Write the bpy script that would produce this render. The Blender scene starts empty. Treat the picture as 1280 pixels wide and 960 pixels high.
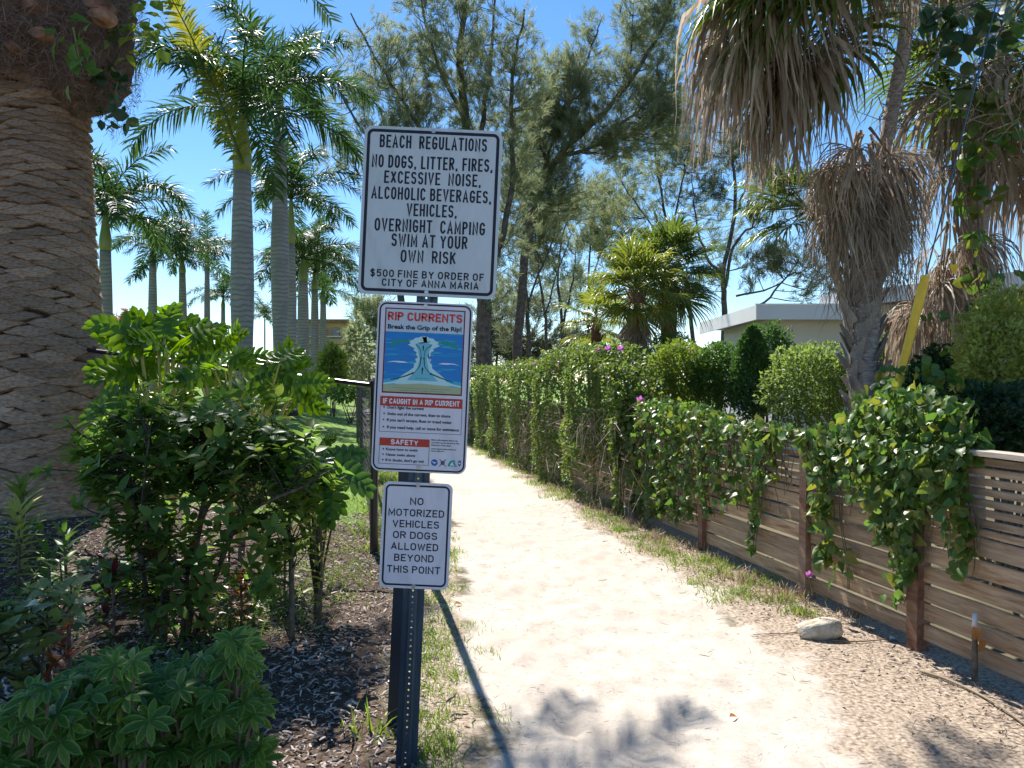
import bpy, math, random
import numpy as np
from mathutils import Matrix, Vector
R = math.radians
S = bpy.context.scene
COL = S.collection
rng = np.random.default_rng(7)
random.seed(7)

# ------------------------------------------------------------------ camera, sky, sun, exposure
EYE = 1.6; F = 967.0; HX = 640.0; HY = 478.0
cam_d = bpy.data.cameras.new('camera'); cam = bpy.data.objects.new('camera', cam_d); COL.objects.link(cam)
cam_d.sensor_width = 36; cam_d.lens = F/1280*36; cam_d.clip_end = 6000; cam_d.clip_start = .05
cam.location = (0, 0, EYE); cam.rotation_euler = (R(90-.12), 0, 0)
S.camera = cam
SUN_AZ, SUN_EL = 20.0, 50.0          # azimuth to the left of the view axis (+Y)
w = bpy.data.worlds.new('World'); S.world = w; w.use_nodes = True
wn = w.node_tree; bg = wn.nodes['Background']
sky = wn.nodes.new('ShaderNodeTexSky'); sky.sky_type = 'NISHITA'; sky.sun_disc = False
sky.sun_elevation = R(SUN_EL); sky.sun_rotation = R(-SUN_AZ)
sky.air_density = .9; sky.dust_density = .05; sky.ozone_density = 2.5
hsv = wn.nodes.new('ShaderNodeHueSaturation'); hsv.inputs['Saturation'].default_value = 1.22
wn.links.new(sky.outputs[0], hsv.inputs['Color']); wn.links.new(hsv.outputs[0], bg.inputs[0]); bg.inputs[1].default_value = .098
sd = bpy.data.lights.new('sun', 'SUN'); so = bpy.data.objects.new('sun', sd); COL.objects.link(so)
sd.energy = 5.0; sd.angle = R(.55); sd.color = (1, .96, .90)
to_sun = Vector((-math.sin(R(SUN_AZ))*math.cos(R(SUN_EL)), math.cos(R(SUN_AZ))*math.cos(R(SUN_EL)), math.sin(R(SUN_EL))))
so.rotation_euler = to_sun.to_track_quat('Z', 'Y').to_euler(); so.location = (0, 0, 30)
S.view_settings.view_transform = 'Standard'; S.view_settings.look = 'None'
S.view_settings.exposure = .95; S.view_settings.gamma = 1
try:
    S.cycles.max_bounces = 6; S.cycles.transparent_max_bounces = 4
except Exception: pass

def P(px, py, Y):
    return np.array([(px-HX)/F*Y, Y, EYE+(HY-py)/F*Y])

# ------------------------------------------------------------------ mesh helpers
class MB:
    def __init__(s): s.v = []; s.l = []; s.t = []; s.m = []; s.rim = []; s.n = 0
    def add(s, v, faces, mi=0, rim=None):
        v = np.asarray(v, float).reshape(-1, 3)
        if isinstance(faces, np.ndarray): faces = [faces]
        elif len(faces) and not isinstance(faces[0], np.ndarray):
            g = {}
            for f in faces: g.setdefault(len(f), []).append(f)
            faces = [np.array(x) for x in g.values()]
        for f in faces:
            s.l.append((f+s.n).ravel()); s.t.append(np.full(len(f), f.shape[1])); s.m.append(np.full(len(f), mi))
        s.rim.append(np.zeros(len(v)) if rim is None else rim)
        s.v.append(v); s.n += len(v)
    def tris(s): return sum(int((t-2).sum()) for t in s.t)
    def mesh(s, name, mats, off=(0, 0, 0), smooth=False):
        me = bpy.data.meshes.new(name)
        if s.n:
            v = np.concatenate(s.v)-np.asarray(off); l = np.concatenate(s.l); t = np.concatenate(s.t)
            me.vertices.add(len(v)); me.vertices.foreach_set('co', v.ravel().astype(np.float32))
            me.loops.add(len(l)); me.loops.foreach_set('vertex_index', l.astype(np.int32))
            me.polygons.add(len(t))
            me.polygons.foreach_set('loop_start', (np.cumsum(t)-t).astype(np.int32))
            me.polygons.foreach_set('loop_total', t.astype(np.int32))
            me.polygons.foreach_set('material_index', np.concatenate(s.m).astype(np.int32))
            me.polygons.foreach_set('use_smooth', np.full(len(t), bool(smooth)))
            rim = np.concatenate(s.rim)
            if rim.any():
                a = me.attributes.new('rim', 'FLOAT', 'POINT'); a.data.foreach_set('value', rim.astype(np.float32))
            me.update(calc_edges=True)
        for m in (mats if isinstance(mats, (list, tuple)) else [mats]): me.materials.append(m)
        return me
    def build(s, name, mats, parent=None, smooth=False, kind=None, local=False):
        off = (0, 0, 0)
        if parent is not None and not local: off = parent.get('_o', (0, 0, 0))
        me = s.mesh(name, mats, off, smooth)
        return link(name, me, parent, kind)
def link(name, me, parent=None, kind=None):
    o = bpy.data.objects.new(name, me); COL.objects.link(o)
    if parent is not None: o.parent = parent
    if kind: o['kind'] = kind
    return o
def tag(o, label=None, cat=None, group=None, kind=None):
    if label: o['label'] = label
    if cat: o['category'] = cat
    if group: o['group'] = group
    if kind: o['kind'] = kind
    return o
ROOTS = []
def thing(name, label, cat, loc, group=None):
    o = bpy.data.objects.new(name, None); COL.objects.link(o)
    o.empty_display_size = .2
    o.location = tuple(loc); o['_o'] = [float(x) for x in loc]
    ROOTS.append(o)
    return tag(o, label, cat, group)
def place(name, me, M, parent):
    """a part at world matrix M under an unrotated thing"""
    o = bpy.data.objects.new(name, me); COL.objects.link(o); o.parent = parent
    off = parent.get('_o', (0, 0, 0))
    o.matrix_basis = Matrix.Translation(-Vector(off)) @ Matrix([list(map(float, r)) for r in M])
    return o
def nrm(a):
    a = np.asarray(a, float); return a/np.maximum(np.linalg.norm(a, axis=-1, keepdims=True), 1e-9)
def frames(pos, d, n, s):
    pos = np.atleast_2d(pos); d = nrm(np.atleast_2d(d)); n = np.atleast_2d(n)
    y = nrm(np.cross(n, d)+1e-7); z = np.cross(d, y)
    s = np.broadcast_to(np.asarray(s, float), (len(pos),))[:, None]
    M = np.zeros((len(pos), 4, 4)); M[:, :3, 0] = d*s; M[:, :3, 1] = y*s; M[:, :3, 2] = z*s; M[:, :3, 3] = pos; M[:, 3, 3] = 1
    return M
def stamp(mb, T, Ms, mi=0):
    v, fs, rim = T; N = len(Ms)
    if not N: return
    vv = np.einsum('nij,vj->nvi', Ms[:, :3, :3], v)+Ms[:, None, :3, 3]
    base = (np.arange(N)*len(v))[:, None, None]
    mb.add(vv.reshape(-1, 3), [(f[None]+base).reshape(-1, f.shape[1]) for f in fs], mi, np.tile(rim, N))
def T_mesh(name, T, mats, smooth=True):
    mb = MB(); mb.add(T[0], T[1], 0, T[2]); return mb.mesh(name, mats, smooth=smooth)
def join_T(parts):
    vs, g, rims, n = [], {}, [], 0
    for v, fs, rim in parts:
        for f in fs: g.setdefault(f.shape[1], []).append(f+n)
        vs.append(v); rims.append(rim); n += len(v)
    return np.concatenate(vs), [np.concatenate(x) for x in g.values()], np.concatenate(rims)
def xf(T, M):
    return (T[0] @ M[:3, :3].T + M[:3, 3], T[1], T[2])
def scatter(name, Ts, meshes, Ms, parent, mats, maxp=300, key=None, smooth=True, stuff_name=None):
    """largest-looking copies become parts, the rest one joined part"""
    N = len(Ms)
    size = np.linalg.norm(Ms[:, :3, 0], axis=1)/np.maximum(np.linalg.norm(Ms[:, :3, 3]-np.array([0, 0, EYE]), axis=1), .1)
    if key is not None: size = size*key
    order = np.argsort(-size); pick = rng.integers(0, len(Ts), N)
    for i in order[:maxp]: place(name, meshes[pick[i]], Ms[i], parent)
    rest = order[maxp:]
    if len(rest):
        mb = MB()
        for k, T in enumerate(Ts):
            stamp(mb, T, Ms[rest[pick[rest] == k]])
        mb.build(stuff_name or (name+'_mass'), mats, parent, smooth, kind='stuff')
def rot_between(axis, ang, v):
    axis = nrm(axis); return v*math.cos(ang)+np.cross(axis, v)*math.sin(ang)+axis*np.dot(axis, v)*(1-math.cos(ang))
def tube(mb, pts, rad, sides=6, mi=0, cap=True):
    pts = np.asarray(pts, float); n = len(pts)
    rad = np.broadcast_to(np.asarray(rad, float), (n,))
    d = nrm(np.gradient(pts, axis=0))
    ref = np.array([0, 0, 1.]) if abs(d[0][2]) < .9 else np.array([1., 0, 0])
    a = np.zeros((n, 3)); u = nrm(np.cross(d[0], ref))
    for i in range(n):
        u = nrm(u-d[i]*np.dot(u, d[i])); a[i] = u
    b = np.cross(d, a)
    th = np.arange(sides)*2*math.pi/sides
    v = pts[:, None]+rad[:, None, None]*(np.cos(th)[None, :, None]*a[:, None]+np.sin(th)[None, :, None]*b[:, None])
    i, j = np.meshgrid(np.arange(n-1), np.arange(sides), indexing='ij')
    j2 = (j+1) % sides
    f = np.stack([i*sides+j, i*sides+j2, (i+1)*sides+j2, (i+1)*sides+j], -1).reshape(-1, 4)
    fs = [f]
    if cap: fs.append(np.array([list(range(sides))[::-1], list(range((n-1)*sides, n*sides))]))
    mb.add(v.reshape(-1, 3), fs, mi)
def box(mb, c, s, mi=0, rot=None):
    x, y, z = np.array(s)/2
    v = np.array([[-x,-y,-z],[x,-y,-z],[x,y,-z],[-x,y,-z],[-x,-y,z],[x,-y,z],[x,y,z],[-x,y,z]])
    if rot is not None: v = v @ np.array(rot).T
    mb.add(v+np.array(c), np.array([[0,3,2,1],[4,5,6,7],[0,1,5,4],[1,2,6,5],[2,3,7,6],[3,0,4,7]]), mi)
def bez(p, n=12):
    """smooth polyline through points (Catmull-Rom)"""
    p = np.asarray(p, float); q = np.vstack([2*p[0]-p[1], p, 2*p[-1]-p[-2]]); out = []
    for i in range(1, len(q)-2):
        for t in np.linspace(0, 1, n, endpoint=False):
            out.append(.5*((2*q[i])+(-q[i-1]+q[i+1])*t+(2*q[i-1]-5*q[i]+4*q[i+1]-q[i+2])*t*t+(-q[i-1]+3*q[i]-3*q[i+1]+q[i+2])*t**3))
    out.append(p[-1]); return np.array(out)
def vnoise(x, y, seed=0):
    x = np.asarray(x, float); y = np.asarray(y, float)
    xi = np.floor(x).astype(np.int64); yi = np.floor(y).astype(np.int64); xf_ = x-xi; yf = y-yi
    def h(a, b):
        n = (a*374761393+b*668265263+seed*974634777) & 0x7fffffff
        n = ((n ^ (n >> 13))*1274126177) & 0x7fffffff
        return ((n ^ (n >> 16)) & 0xffff)/65535.
    u = xf_*xf_*(3-2*xf_); v_ = yf*yf*(3-2*yf)
    return (h(xi, yi)*(1-u)+h(xi+1, yi)*u)*(1-v_)+(h(xi, yi+1)*(1-u)+h(xi+1, yi+1)*u)*v_
def fbm(x, y, o=4, seed=0):
    s = 0; a = .5
    for k in range(o): s = s+a*vnoise(x*2**k, y*2**k, seed+k); a *= .5
    return s/(1-.5**o)
def sstep(a, b, x):
    t = np.clip((np.asarray(x, float)-a)/(b-a), 0, 1); return t*t*(3-2*t)

# ------------------------------------------------------------------ materials
def new_mat(name):
    m = bpy.data.materials.new(name); m.use_nodes = True; nt = m.node_tree; nt.nodes.clear()
    out = nt.nodes.new('ShaderNodeOutputMaterial'); return m, nt, out
def N(nt, t, **k):
    n = nt.nodes.new(t)
    for a, b in k.items():
        if a.startswith('i_'): n.inputs[a[2:].replace('_', ' ')].default_value = b
        else: setattr(n, a, b)
    return n
def ramp(nt, fac, stops, interp='LINEAR'):
    r = nt.nodes.new('ShaderNodeValToRGB'); r.color_ramp.interpolation = interp
    e = r.color_ramp.elements
    while len(e) < len(stops): e.new(.5)
    for i, (p, c) in enumerate(stops): e[i].position = p; e[i].color = (*c, 1) if len(c) == 3 else c
    nt.links.new(fac, r.inputs[0]); return r.outputs[0]
def rnd(nt):
    g = N(nt, 'ShaderNodeNewGeometry'); o = N(nt, 'ShaderNodeObjectInfo')
    a = N(nt, 'ShaderNodeMath', operation='ADD'); b = N(nt, 'ShaderNodeMath', operation='FRACT')
    nt.links.new(g.outputs['Random Per Island'], a.inputs[0]); nt.links.new(o.outputs['Random'], a.inputs[1]); nt.links.new(a.outputs[0], b.inputs[0])
    return b.outputs[0]
def mixc(nt, fac, a, b):
    m = N(nt, 'ShaderNodeMix', data_type='RGBA')
    for s, x in ((0, fac), (6, a), (7, b)):
        if hasattr(x, 'links'): nt.links.new(x, m.inputs[s])
        else: m.inputs[s].default_value = x if s == 0 else (*x, 1)
    return m.outputs[2]
def noise(nt, scale, detail=4, coord='Object', rough=.55, stretch=None, dist=0):
    tc = N(nt, 'ShaderNodeTexCoord'); n = N(nt, 'ShaderNodeTexNoise'); n.inputs['Scale'].default_value = scale
    n.inputs['Detail'].default_value = detail; n.inputs['Roughness'].default_value = rough; n.inputs['Distortion'].default_value = dist
    src = tc.outputs[coord]
    if stretch:
        mp = N(nt, 'ShaderNodeMapping'); mp.inputs['Scale'].default_value = stretch
        nt.links.new(src, mp.inputs[0]); src = mp.outputs[0]
        oi = N(nt, 'ShaderNodeObjectInfo'); mu = N(nt, 'ShaderNodeMath', operation='MULTIPLY'); mu.inputs[1].default_value = 37.
        nt.links.new(oi.outputs['Random'], mu.inputs[0]); nt.links.new(mu.outputs[0], mp.inputs['Location'])
    nt.links.new(src, n.inputs['Vector']); return n.outputs[0]
def leaf_mat(name, cols, trans=.4, rough=.45, rim=None, spec=.4, tcol=None, blotch=None):
    m, nt, out = new_mat(name)
    st = [(i/(max(1, len(cols)-1)), c) for i, c in enumerate(cols)]
    c = ramp(nt, rnd(nt), st)
    n = noise(nt, 9, 2); c2 = mixc(nt, n, c, tuple(x*.6 for x in cols[0])) if blotch is None else mixc(nt, ramp(nt, noise(nt, 14, 2), [(.42, (0,0,0)), (.55, (1,1,1))]), c, blotch)
    if rim:
        at = N(nt, 'ShaderNodeAttribute', attribute_name='rim')
        f = ramp(nt, at.outputs['Fac'], [(.62, (0,0,0)), (.8, (1,1,1))]); c2 = mixc(nt, f, c2, rim)
    p = N(nt, 'ShaderNodeBsdfPrincipled'); p.inputs['Roughness'].default_value = rough; p.inputs['Specular IOR Level'].default_value = spec
    nt.links.new(c2, p.inputs['Base Color'])
    t = N(nt, 'ShaderNodeBsdfTranslucent')
    hs = N(nt, 'ShaderNodeHueSaturation'); hs.inputs['Saturation'].default_value = 1.1; hs.inputs['Value'].default_value = 1.9; hs.inputs['Hue'].default_value = .485
    nt.links.new(c2, hs.inputs['Color'])
    if tcol: nt.links.new(mixc(nt, .5, hs.outputs[0], tcol), t.inputs['Color'])
    else: nt.links.new(hs.outputs[0], t.inputs['Color'])
    mx = N(nt, 'ShaderNodeMixShader'); mx.inputs[0].default_value = trans
    nt.links.new(p.outputs[0], mx.inputs[1]); nt.links.new(t.outputs[0], mx.inputs[2]); nt.links.new(mx.outputs[0], out.inputs[0])
    return m
def surf(name, stops, scale=8, rough=.8, bump=0, bscale=None, coord='Object', stretch=None, spec=.3, metal=0, detail=5, var=0, dist=0):
    m, nt, out = new_mat(name)
    n = noise(nt, scale, detail, coord, stretch=stretch, dist=dist)
    c = ramp(nt, n, stops)
    if var:
        hs = N(nt, 'ShaderNodeHueSaturation'); mr = N(nt, 'ShaderNodeMapRange'); mr.inputs['To Min'].default_value = 1-var; mr.inputs['To Max'].default_value = 1+var
        nt.links.new(rnd(nt), mr.inputs[0]); nt.links.new(mr.outputs[0], hs.inputs['Value']); nt.links.new(c, hs.inputs['Color']); c = hs.outputs[0]
    p = N(nt, 'ShaderNodeBsdfPrincipled'); p.inputs['Roughness'].default_value = rough; p.inputs['Specular IOR Level'].default_value = spec; p.inputs['Metallic'].default_value = metal
    nt.links.new(c, p.inputs['Base Color'])
    if bump:
        b = N(nt, 'ShaderNodeBump'); b.inputs['Strength'].default_value = 1; b.inputs['Distance'].default_value = bump
        nb = noise(nt, bscale or scale*2, 5, coord, stretch=stretch); nt.links.new(nb, b.inputs['Height']); nt.links.new(b.outputs[0], p.inputs['Normal'])
    nt.links.new(p.outputs[0], out.inputs[0]); return m
def flat(name, c, rough=.5, spec=.4, metal=0): return surf(name, [(0, tuple(x*.9 for x in c)), (1, tuple(min(1, x*1.08) for x in c))], 6, rough, spec=spec, metal=metal)
def wood_mat(name, a, b, c):
    m, nt, out = new_mat(name)
    g1 = noise(nt, 3, 6, stretch=(1.2, 14, 14), dist=.6, rough=.65)
    col = ramp(nt, g1, [(.28, a), (.5, b), (.72, c)])
    g2 = noise(nt, 2.2, 3, stretch=(1, 1.5, 1.5)); col = mixc(nt, ramp(nt, g2, [(.4, (0,0,0)), (.75, (.55,.55,.55))]), col, (.34, .28, .21))
    hs = N(nt, 'ShaderNodeHueSaturation'); mr = N(nt, 'ShaderNodeMapRange'); mr.inputs['To Min'].default_value = .72; mr.inputs['To Max'].default_value = 1.2
    oi = N(nt, 'ShaderNodeObjectInfo'); nt.links.new(oi.outputs['Random'], mr.inputs[0]); nt.links.new(mr.outputs[0], hs.inputs['Value']); nt.links.new(col, hs.inputs['Color'])
    p = N(nt, 'ShaderNodeBsdfPrincipled'); p.inputs['Roughness'].default_value = .7; p.inputs['Specular IOR Level'].default_value = .25
    nt.links.new(hs.outputs[0], p.inputs['Base Color'])
    b_ = N(nt, 'ShaderNodeBump'); b_.inputs['Distance'].default_value = .0015; nt.links.new(g1, b_.inputs['Height']); nt.links.new(b_.outputs[0], p.inputs['Normal'])
    nt.links.new(p.outputs[0], out.inputs[0]); return m

M = {}
M['royal'] = leaf_mat('royal_frond', [(.035,.075,.022), (.05,.11,.03), (.08,.16,.04)], .35, .5, spec=.4)
M['royal_yellow'] = leaf_mat('yellow_frond', [(.13,.17,.03), (.34,.29,.04), (.15,.19,.03), (.22,.22,.04)], .45, .45)
M['date'] = leaf_mat('date_frond', [(.035,.075,.025), (.06,.11,.035)], .25, .4)
M['fan'] = leaf_mat('fan_frond', [(.07,.12,.025), (.11,.17,.035), (.18,.22,.05)], .42, .35, spec=.55)
M['fan_y'] = leaf_mat('fan_frond_yellow', [(.16,.22,.04), (.30,.30,.05), (.12,.18,.04), (.22,.25,.05)], .45, .35, spec=.5)
M['fan_dead'] = leaf_mat('fan_frond_dead', [(.27,.205,.145), (.47,.39,.29), (.62,.55,.43), (.33,.235,.155)], .33, .5, spec=.35)
M['casu'] = leaf_mat('casuarina_needles', [(.15,.19,.10), (.22,.26,.14), (.29,.31,.18), (.19,.225,.12)], .52, .6, spec=.25)
M['casu_dark'] = leaf_mat('casuarina_needles_dark', [(.09,.115,.065), (.15,.16,.09), (.13,.14,.08)], .45, .6, spec=.25)
M['vine'] = leaf_mat('vine_leaf', [(.07,.15,.03), (.11,.22,.045), (.17,.28,.06), (.075,.15,.03), (.30,.28,.05), (.11,.22,.04)], .42, .38, spec=.4)
M['hedge'] = leaf_mat('hedge_leaf', [(.09,.16,.03), (.14,.23,.05), (.19,.28,.06), (.26,.27,.08), (.12,.19,.05)], .42, .4, spec=.45)
M['shrub'] = leaf_mat('shrub_leaf', [(.09,.18,.04), (.13,.25,.05), (.20,.33,.06), (.14,.26,.06), (.32,.35,.07)], .52, .4, spec=.35)
M['phil'] = leaf_mat('philodendron_leaf', [(.09,.19,.02), (.14,.27,.025), (.20,.33,.03)], .5, .3, spec=.5)
M['phil_d'] = leaf_mat('philodendron_leaf_dark', [(.05,.13,.02), (.08,.18,.02)], .4, .25, spec=.6)
M['scheff'] = leaf_mat('schefflera_leaf', [(.06,.15,.025), (.10,.22,.04), (.19,.32,.05)], .42, .42, rim=(.15,.26,.06), spec=.28)
M['pale'] = leaf_mat('pale_leaf', [(.20,.27,.08), (.32,.38,.13), (.15,.22,.06)], .35, .35, spec=.5)
M['croton'] = leaf_mat('croton_leaf', [(.06,.09,.03), (.30,.05,.03), (.10,.13,.03), (.38,.20,.04), (.12,.03,.03)], .3, .35, blotch=(.16,.06,.03), spec=.5)
M['red'] = leaf_mat('red_leaf', [(.12,.02,.02), (.30,.04,.04), (.07,.03,.02)], .3, .4)
M['bush_y'] = leaf_mat('bush_yellow', [(.17,.25,.045), (.24,.31,.06), (.13,.21,.04)], .42, .45)
M['bush_g'] = leaf_mat('bush_green', [(.08,.17,.035), (.12,.23,.05), (.16,.27,.06)], .42, .45)
M['bush_l'] = leaf_mat('bush_light', [(.18,.27,.07), (.26,.35,.10), (.12,.20,.05)], .45, .45)
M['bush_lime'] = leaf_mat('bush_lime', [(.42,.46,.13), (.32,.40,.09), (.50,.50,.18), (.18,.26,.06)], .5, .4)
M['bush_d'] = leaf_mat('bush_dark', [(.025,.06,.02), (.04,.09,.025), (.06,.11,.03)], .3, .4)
M['cypress'] = leaf_mat('cypress', [(.06,.14,.035), (.09,.19,.045), (.11,.22,.05)], .35, .5)
M['pinkbush'] = leaf_mat('pink_bush', [(.40,.20,.18), (.30,.22,.12), (.20,.20,.08)], .3, .5)
M['flower'] = leaf_mat('purple_flower', [(.50,.16,.45), (.60,.25,.55)], .4, .5)
M['grass'] = leaf_mat('grass_blade', [(.14,.25,.04), (.20,.32,.05), (.28,.33,.09), (.10,.19,.03)], .45, .45)
M['drygrass'] = leaf_mat('dry_grass', [(.35,.27,.17), (.45,.37,.25), (.28,.19,.12), (.25,.25,.10)], .3, .6)
M['lawnb'] = leaf_mat('lawn_blade', [(.11,.20,.03), (.16,.27,.04)], .4, .5)
M['chip'] = surf('mulch_chip', [(.3, (.18,.13,.105)), (.5, (.38,.305,.255)), (.75, (.60,.52,.45))], 3, .8, var=.6)
M['twig'] = surf('twig', [(.3, (.17,.12,.09)), (.7, (.36,.28,.22))], 9, .8, var=.4)
M['stem'] = surf('woody_stem', [(.3, (.07,.055,.04)), (.7, (.18,.15,.11))], 25, .8)
M['dstem'] = surf('green_brown_twig', [(.3, (.03,.035,.018)), (.7, (.07,.07,.035))], 25, .8)
M['greenstem'] = surf('green_stem', [(.3, (.14,.17,.05)), (.7, (.24,.26,.09))], 12, .5)
M['yellowstem'] = surf('yellow_stem', [(.3, (.40,.38,.10)), (.7, (.52,.48,.16))], 12, .4)
M['cbark'] = surf('casuarina_bark', [(.3, (.05,.042,.036)), (.6, (.13,.105,.09)), (.8, (.22,.19,.165))], 6, .9, .01, 30)
M['datefib'] = surf('palm_fibre', [(.25, (.05,.035,.028)), (.55, (.12,.08,.06)), (.8, (.20,.14,.10))], 14, .9, .03, 25, var=.25)
M['core'] = surf('trunk_crevice', [(.3, (.03,.02,.015)), (.7, (.08,.055,.04))], 20, .95, .01, 40)
M['fibre'] = surf('root_fibre', [(.2, (.08,.05,.04)), (.8, (.22,.155,.12))], 5, .85, var=.5)
M['scar'] = surf('palm_leaf_scar', [(.3, (.16,.10,.065)), (.48, (.36,.245,.165)), (.7, (.52,.385,.275))], 11, .9, .012, 45, var=.25)
M['boot'] = surf('palm_boot', [(.3, (.16,.12,.10)), (.5, (.32,.26,.22)), (.7, (.48,.41,.35))], 9, .85, .004, 30, stretch=(1, 5, 5), var=.3)
M['boot_r'] = surf('palm_boot_red', [(.3, (.09,.045,.03)), (.55, (.22,.12,.08)), (.8, (.34,.22,.15))], 9, .85, .004, 30, var=.3)
M['shaft'] = surf('crownshaft', [(.3, (.14,.18,.045)), (.7, (.24,.26,.07))], 1.6, .35, stretch=(1, 1, .4), spec=.5)
M['wood'] = wood_mat('fence_cedar', (.15,.085,.042), (.36,.235,.14), (.52,.39,.265))
M['wood_post'] = wood_mat('fence_post_wood', (.08,.035,.022), (.17,.08,.05), (.26,.14,.09))
M['wood_cap'] = wood_mat('fence_cap_wood', (.26,.20,.15), (.42,.34,.27), (.52,.44,.37))
M['black'] = flat('black_vinyl', (.012,.013,.014), .35, .5)
M['chan'] = surf('painted_channel', [(.3, (.03,.055,.085)), (.6, (.05,.085,.125)), (.8, (.11,.14,.16))], 14, .38, spec=.6, metal=.3, stretch=(3, 3, .5))
M['chan_b'] = surf('black_square_post', [(.3, (.008,.012,.02)), (.8, (.02,.04,.07))], 4, .4, spec=.5)
M['rock'] = surf('coquina_rock', [(.3, (.36,.30,.22)), (.6, (.60,.53,.42)), (.8, (.70,.64,.53))], 14, .9, .01, 40)
M['deadleaf'] = leaf_mat('dead_leaf', [(.45,.22,.07), (.55,.30,.12), (.35,.16,.06)], .3, .5)
M['white'] = surf('white_paint', [(.3, (.76,.76,.74)), (.7, (.84,.84,.82))], 1.5, .5, stretch=(1, 1, .3))
M['stucco'] = surf('stucco', [(.3, (.72,.74,.67)), (.7, (.80,.81,.75))], 1.2, .9, .003, 60)
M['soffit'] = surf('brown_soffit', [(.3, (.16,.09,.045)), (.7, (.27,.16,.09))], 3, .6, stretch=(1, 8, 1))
M['roof'] = surf('roof_membrane', [(.3, (.48,.47,.44)), (.7, (.62,.61,.58))], 2, .8)
M['tan'] = surf('tan_stucco', [(.3, (.42,.26,.15)), (.7, (.52,.33,.20))], .4, .9)
M['glass'] = flat('dark_glass', (.03,.04,.05), .1, .8)
M['yellow'] = surf('yellow_plastic', [(.3, (.75,.42,.01)), (.65, (.85,.55,.02)), (.85, (.45,.28,.05))], 9, .4, spec=.5)
M['pvc'] = flat('grey_pipe', (.55,.57,.58), .4, .5)
M['alu'] = surf('sign_aluminium', [(.3, (.50,.51,.53)), (.7, (.58,.59,.60))], 4, .4, metal=.5)
M['sheet'] = surf('sign_sheeting', [(.25, (.42,.47,.47)), (.45, (.52,.57,.59)), (.7, (.56,.61,.64))], 7, .4, spec=.45, stretch=(1.6, 1, .5), dist=1.2)
M['sheet_w'] = surf('sign_sheeting_white', [(.25, (.58,.55,.60)), (.45, (.67,.64,.70)), (.7, (.72,.69,.75))], 7, .4, spec=.45, stretch=(1.6, 1, .5), dist=1.2)
for k, c in dict(ink=(.012,.014,.03), red=(.62,.05,.03), redbox=(.50,.05,.03), frame=(.16,.01,.02), head=(.50,.60,.68), sea=(.02,.22,.58), core=(.16,.50,.60),
                 sea2=(.02,.31,.62), sea3=(.05,.43,.62), foam=(.50,.76,.76), foamw=(.72,.82,.84), crescent=(.02,.30,.20), sandp=(.42,.46,.27), logo=(.03,.12,.42), logog=(.02,.32,.26), paper=(.80,.80,.84)).items():
    M['i_'+k] = flat('ink_'+k, c, .5, .3)
M['bolt'] = flat('bolt_steel', (.45,.45,.46), .35, .5, .8)
M['ring'] = flat('black_ring', (.03,.03,.035), .8)
def royal_trunk_mat():
    m, nt, out = new_mat('royal_trunk')
    tc = N(nt, 'ShaderNodeTexCoord'); wv = N(nt, 'ShaderNodeTexWave', wave_type='BANDS', bands_direction='Z'); wv.inputs['Scale'].default_value = 2.3; wv.inputs['Distortion'].default_value = 4.5; wv.inputs['Detail'].default_value = 3; wv.inputs['Detail Scale'].default_value = 1.5
    nt.links.new(tc.outputs['Object'], wv.inputs['Vector'])
    c = ramp(nt, wv.outputs[1], [(0, (.13,.12,.115)), (.10, (.20,.19,.183)), (.3, (.255,.243,.235)), (1, (.29,.278,.27))])
    c = mixc(nt, ramp(nt, noise(nt, 2.5, 5), [(.38, (0,0,0)), (.62, (.8,.8,.8))]), c, (.19,.18,.17))
    p = N(nt, 'ShaderNodeBsdfPrincipled'); p.inputs['Roughness'].default_value = .8; nt.links.new(c, p.inputs['Base Color'])
    nt.links.new(p.outputs[0], out.inputs[0]); return m
M['royal_trunk'] = royal_trunk_mat()
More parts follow.
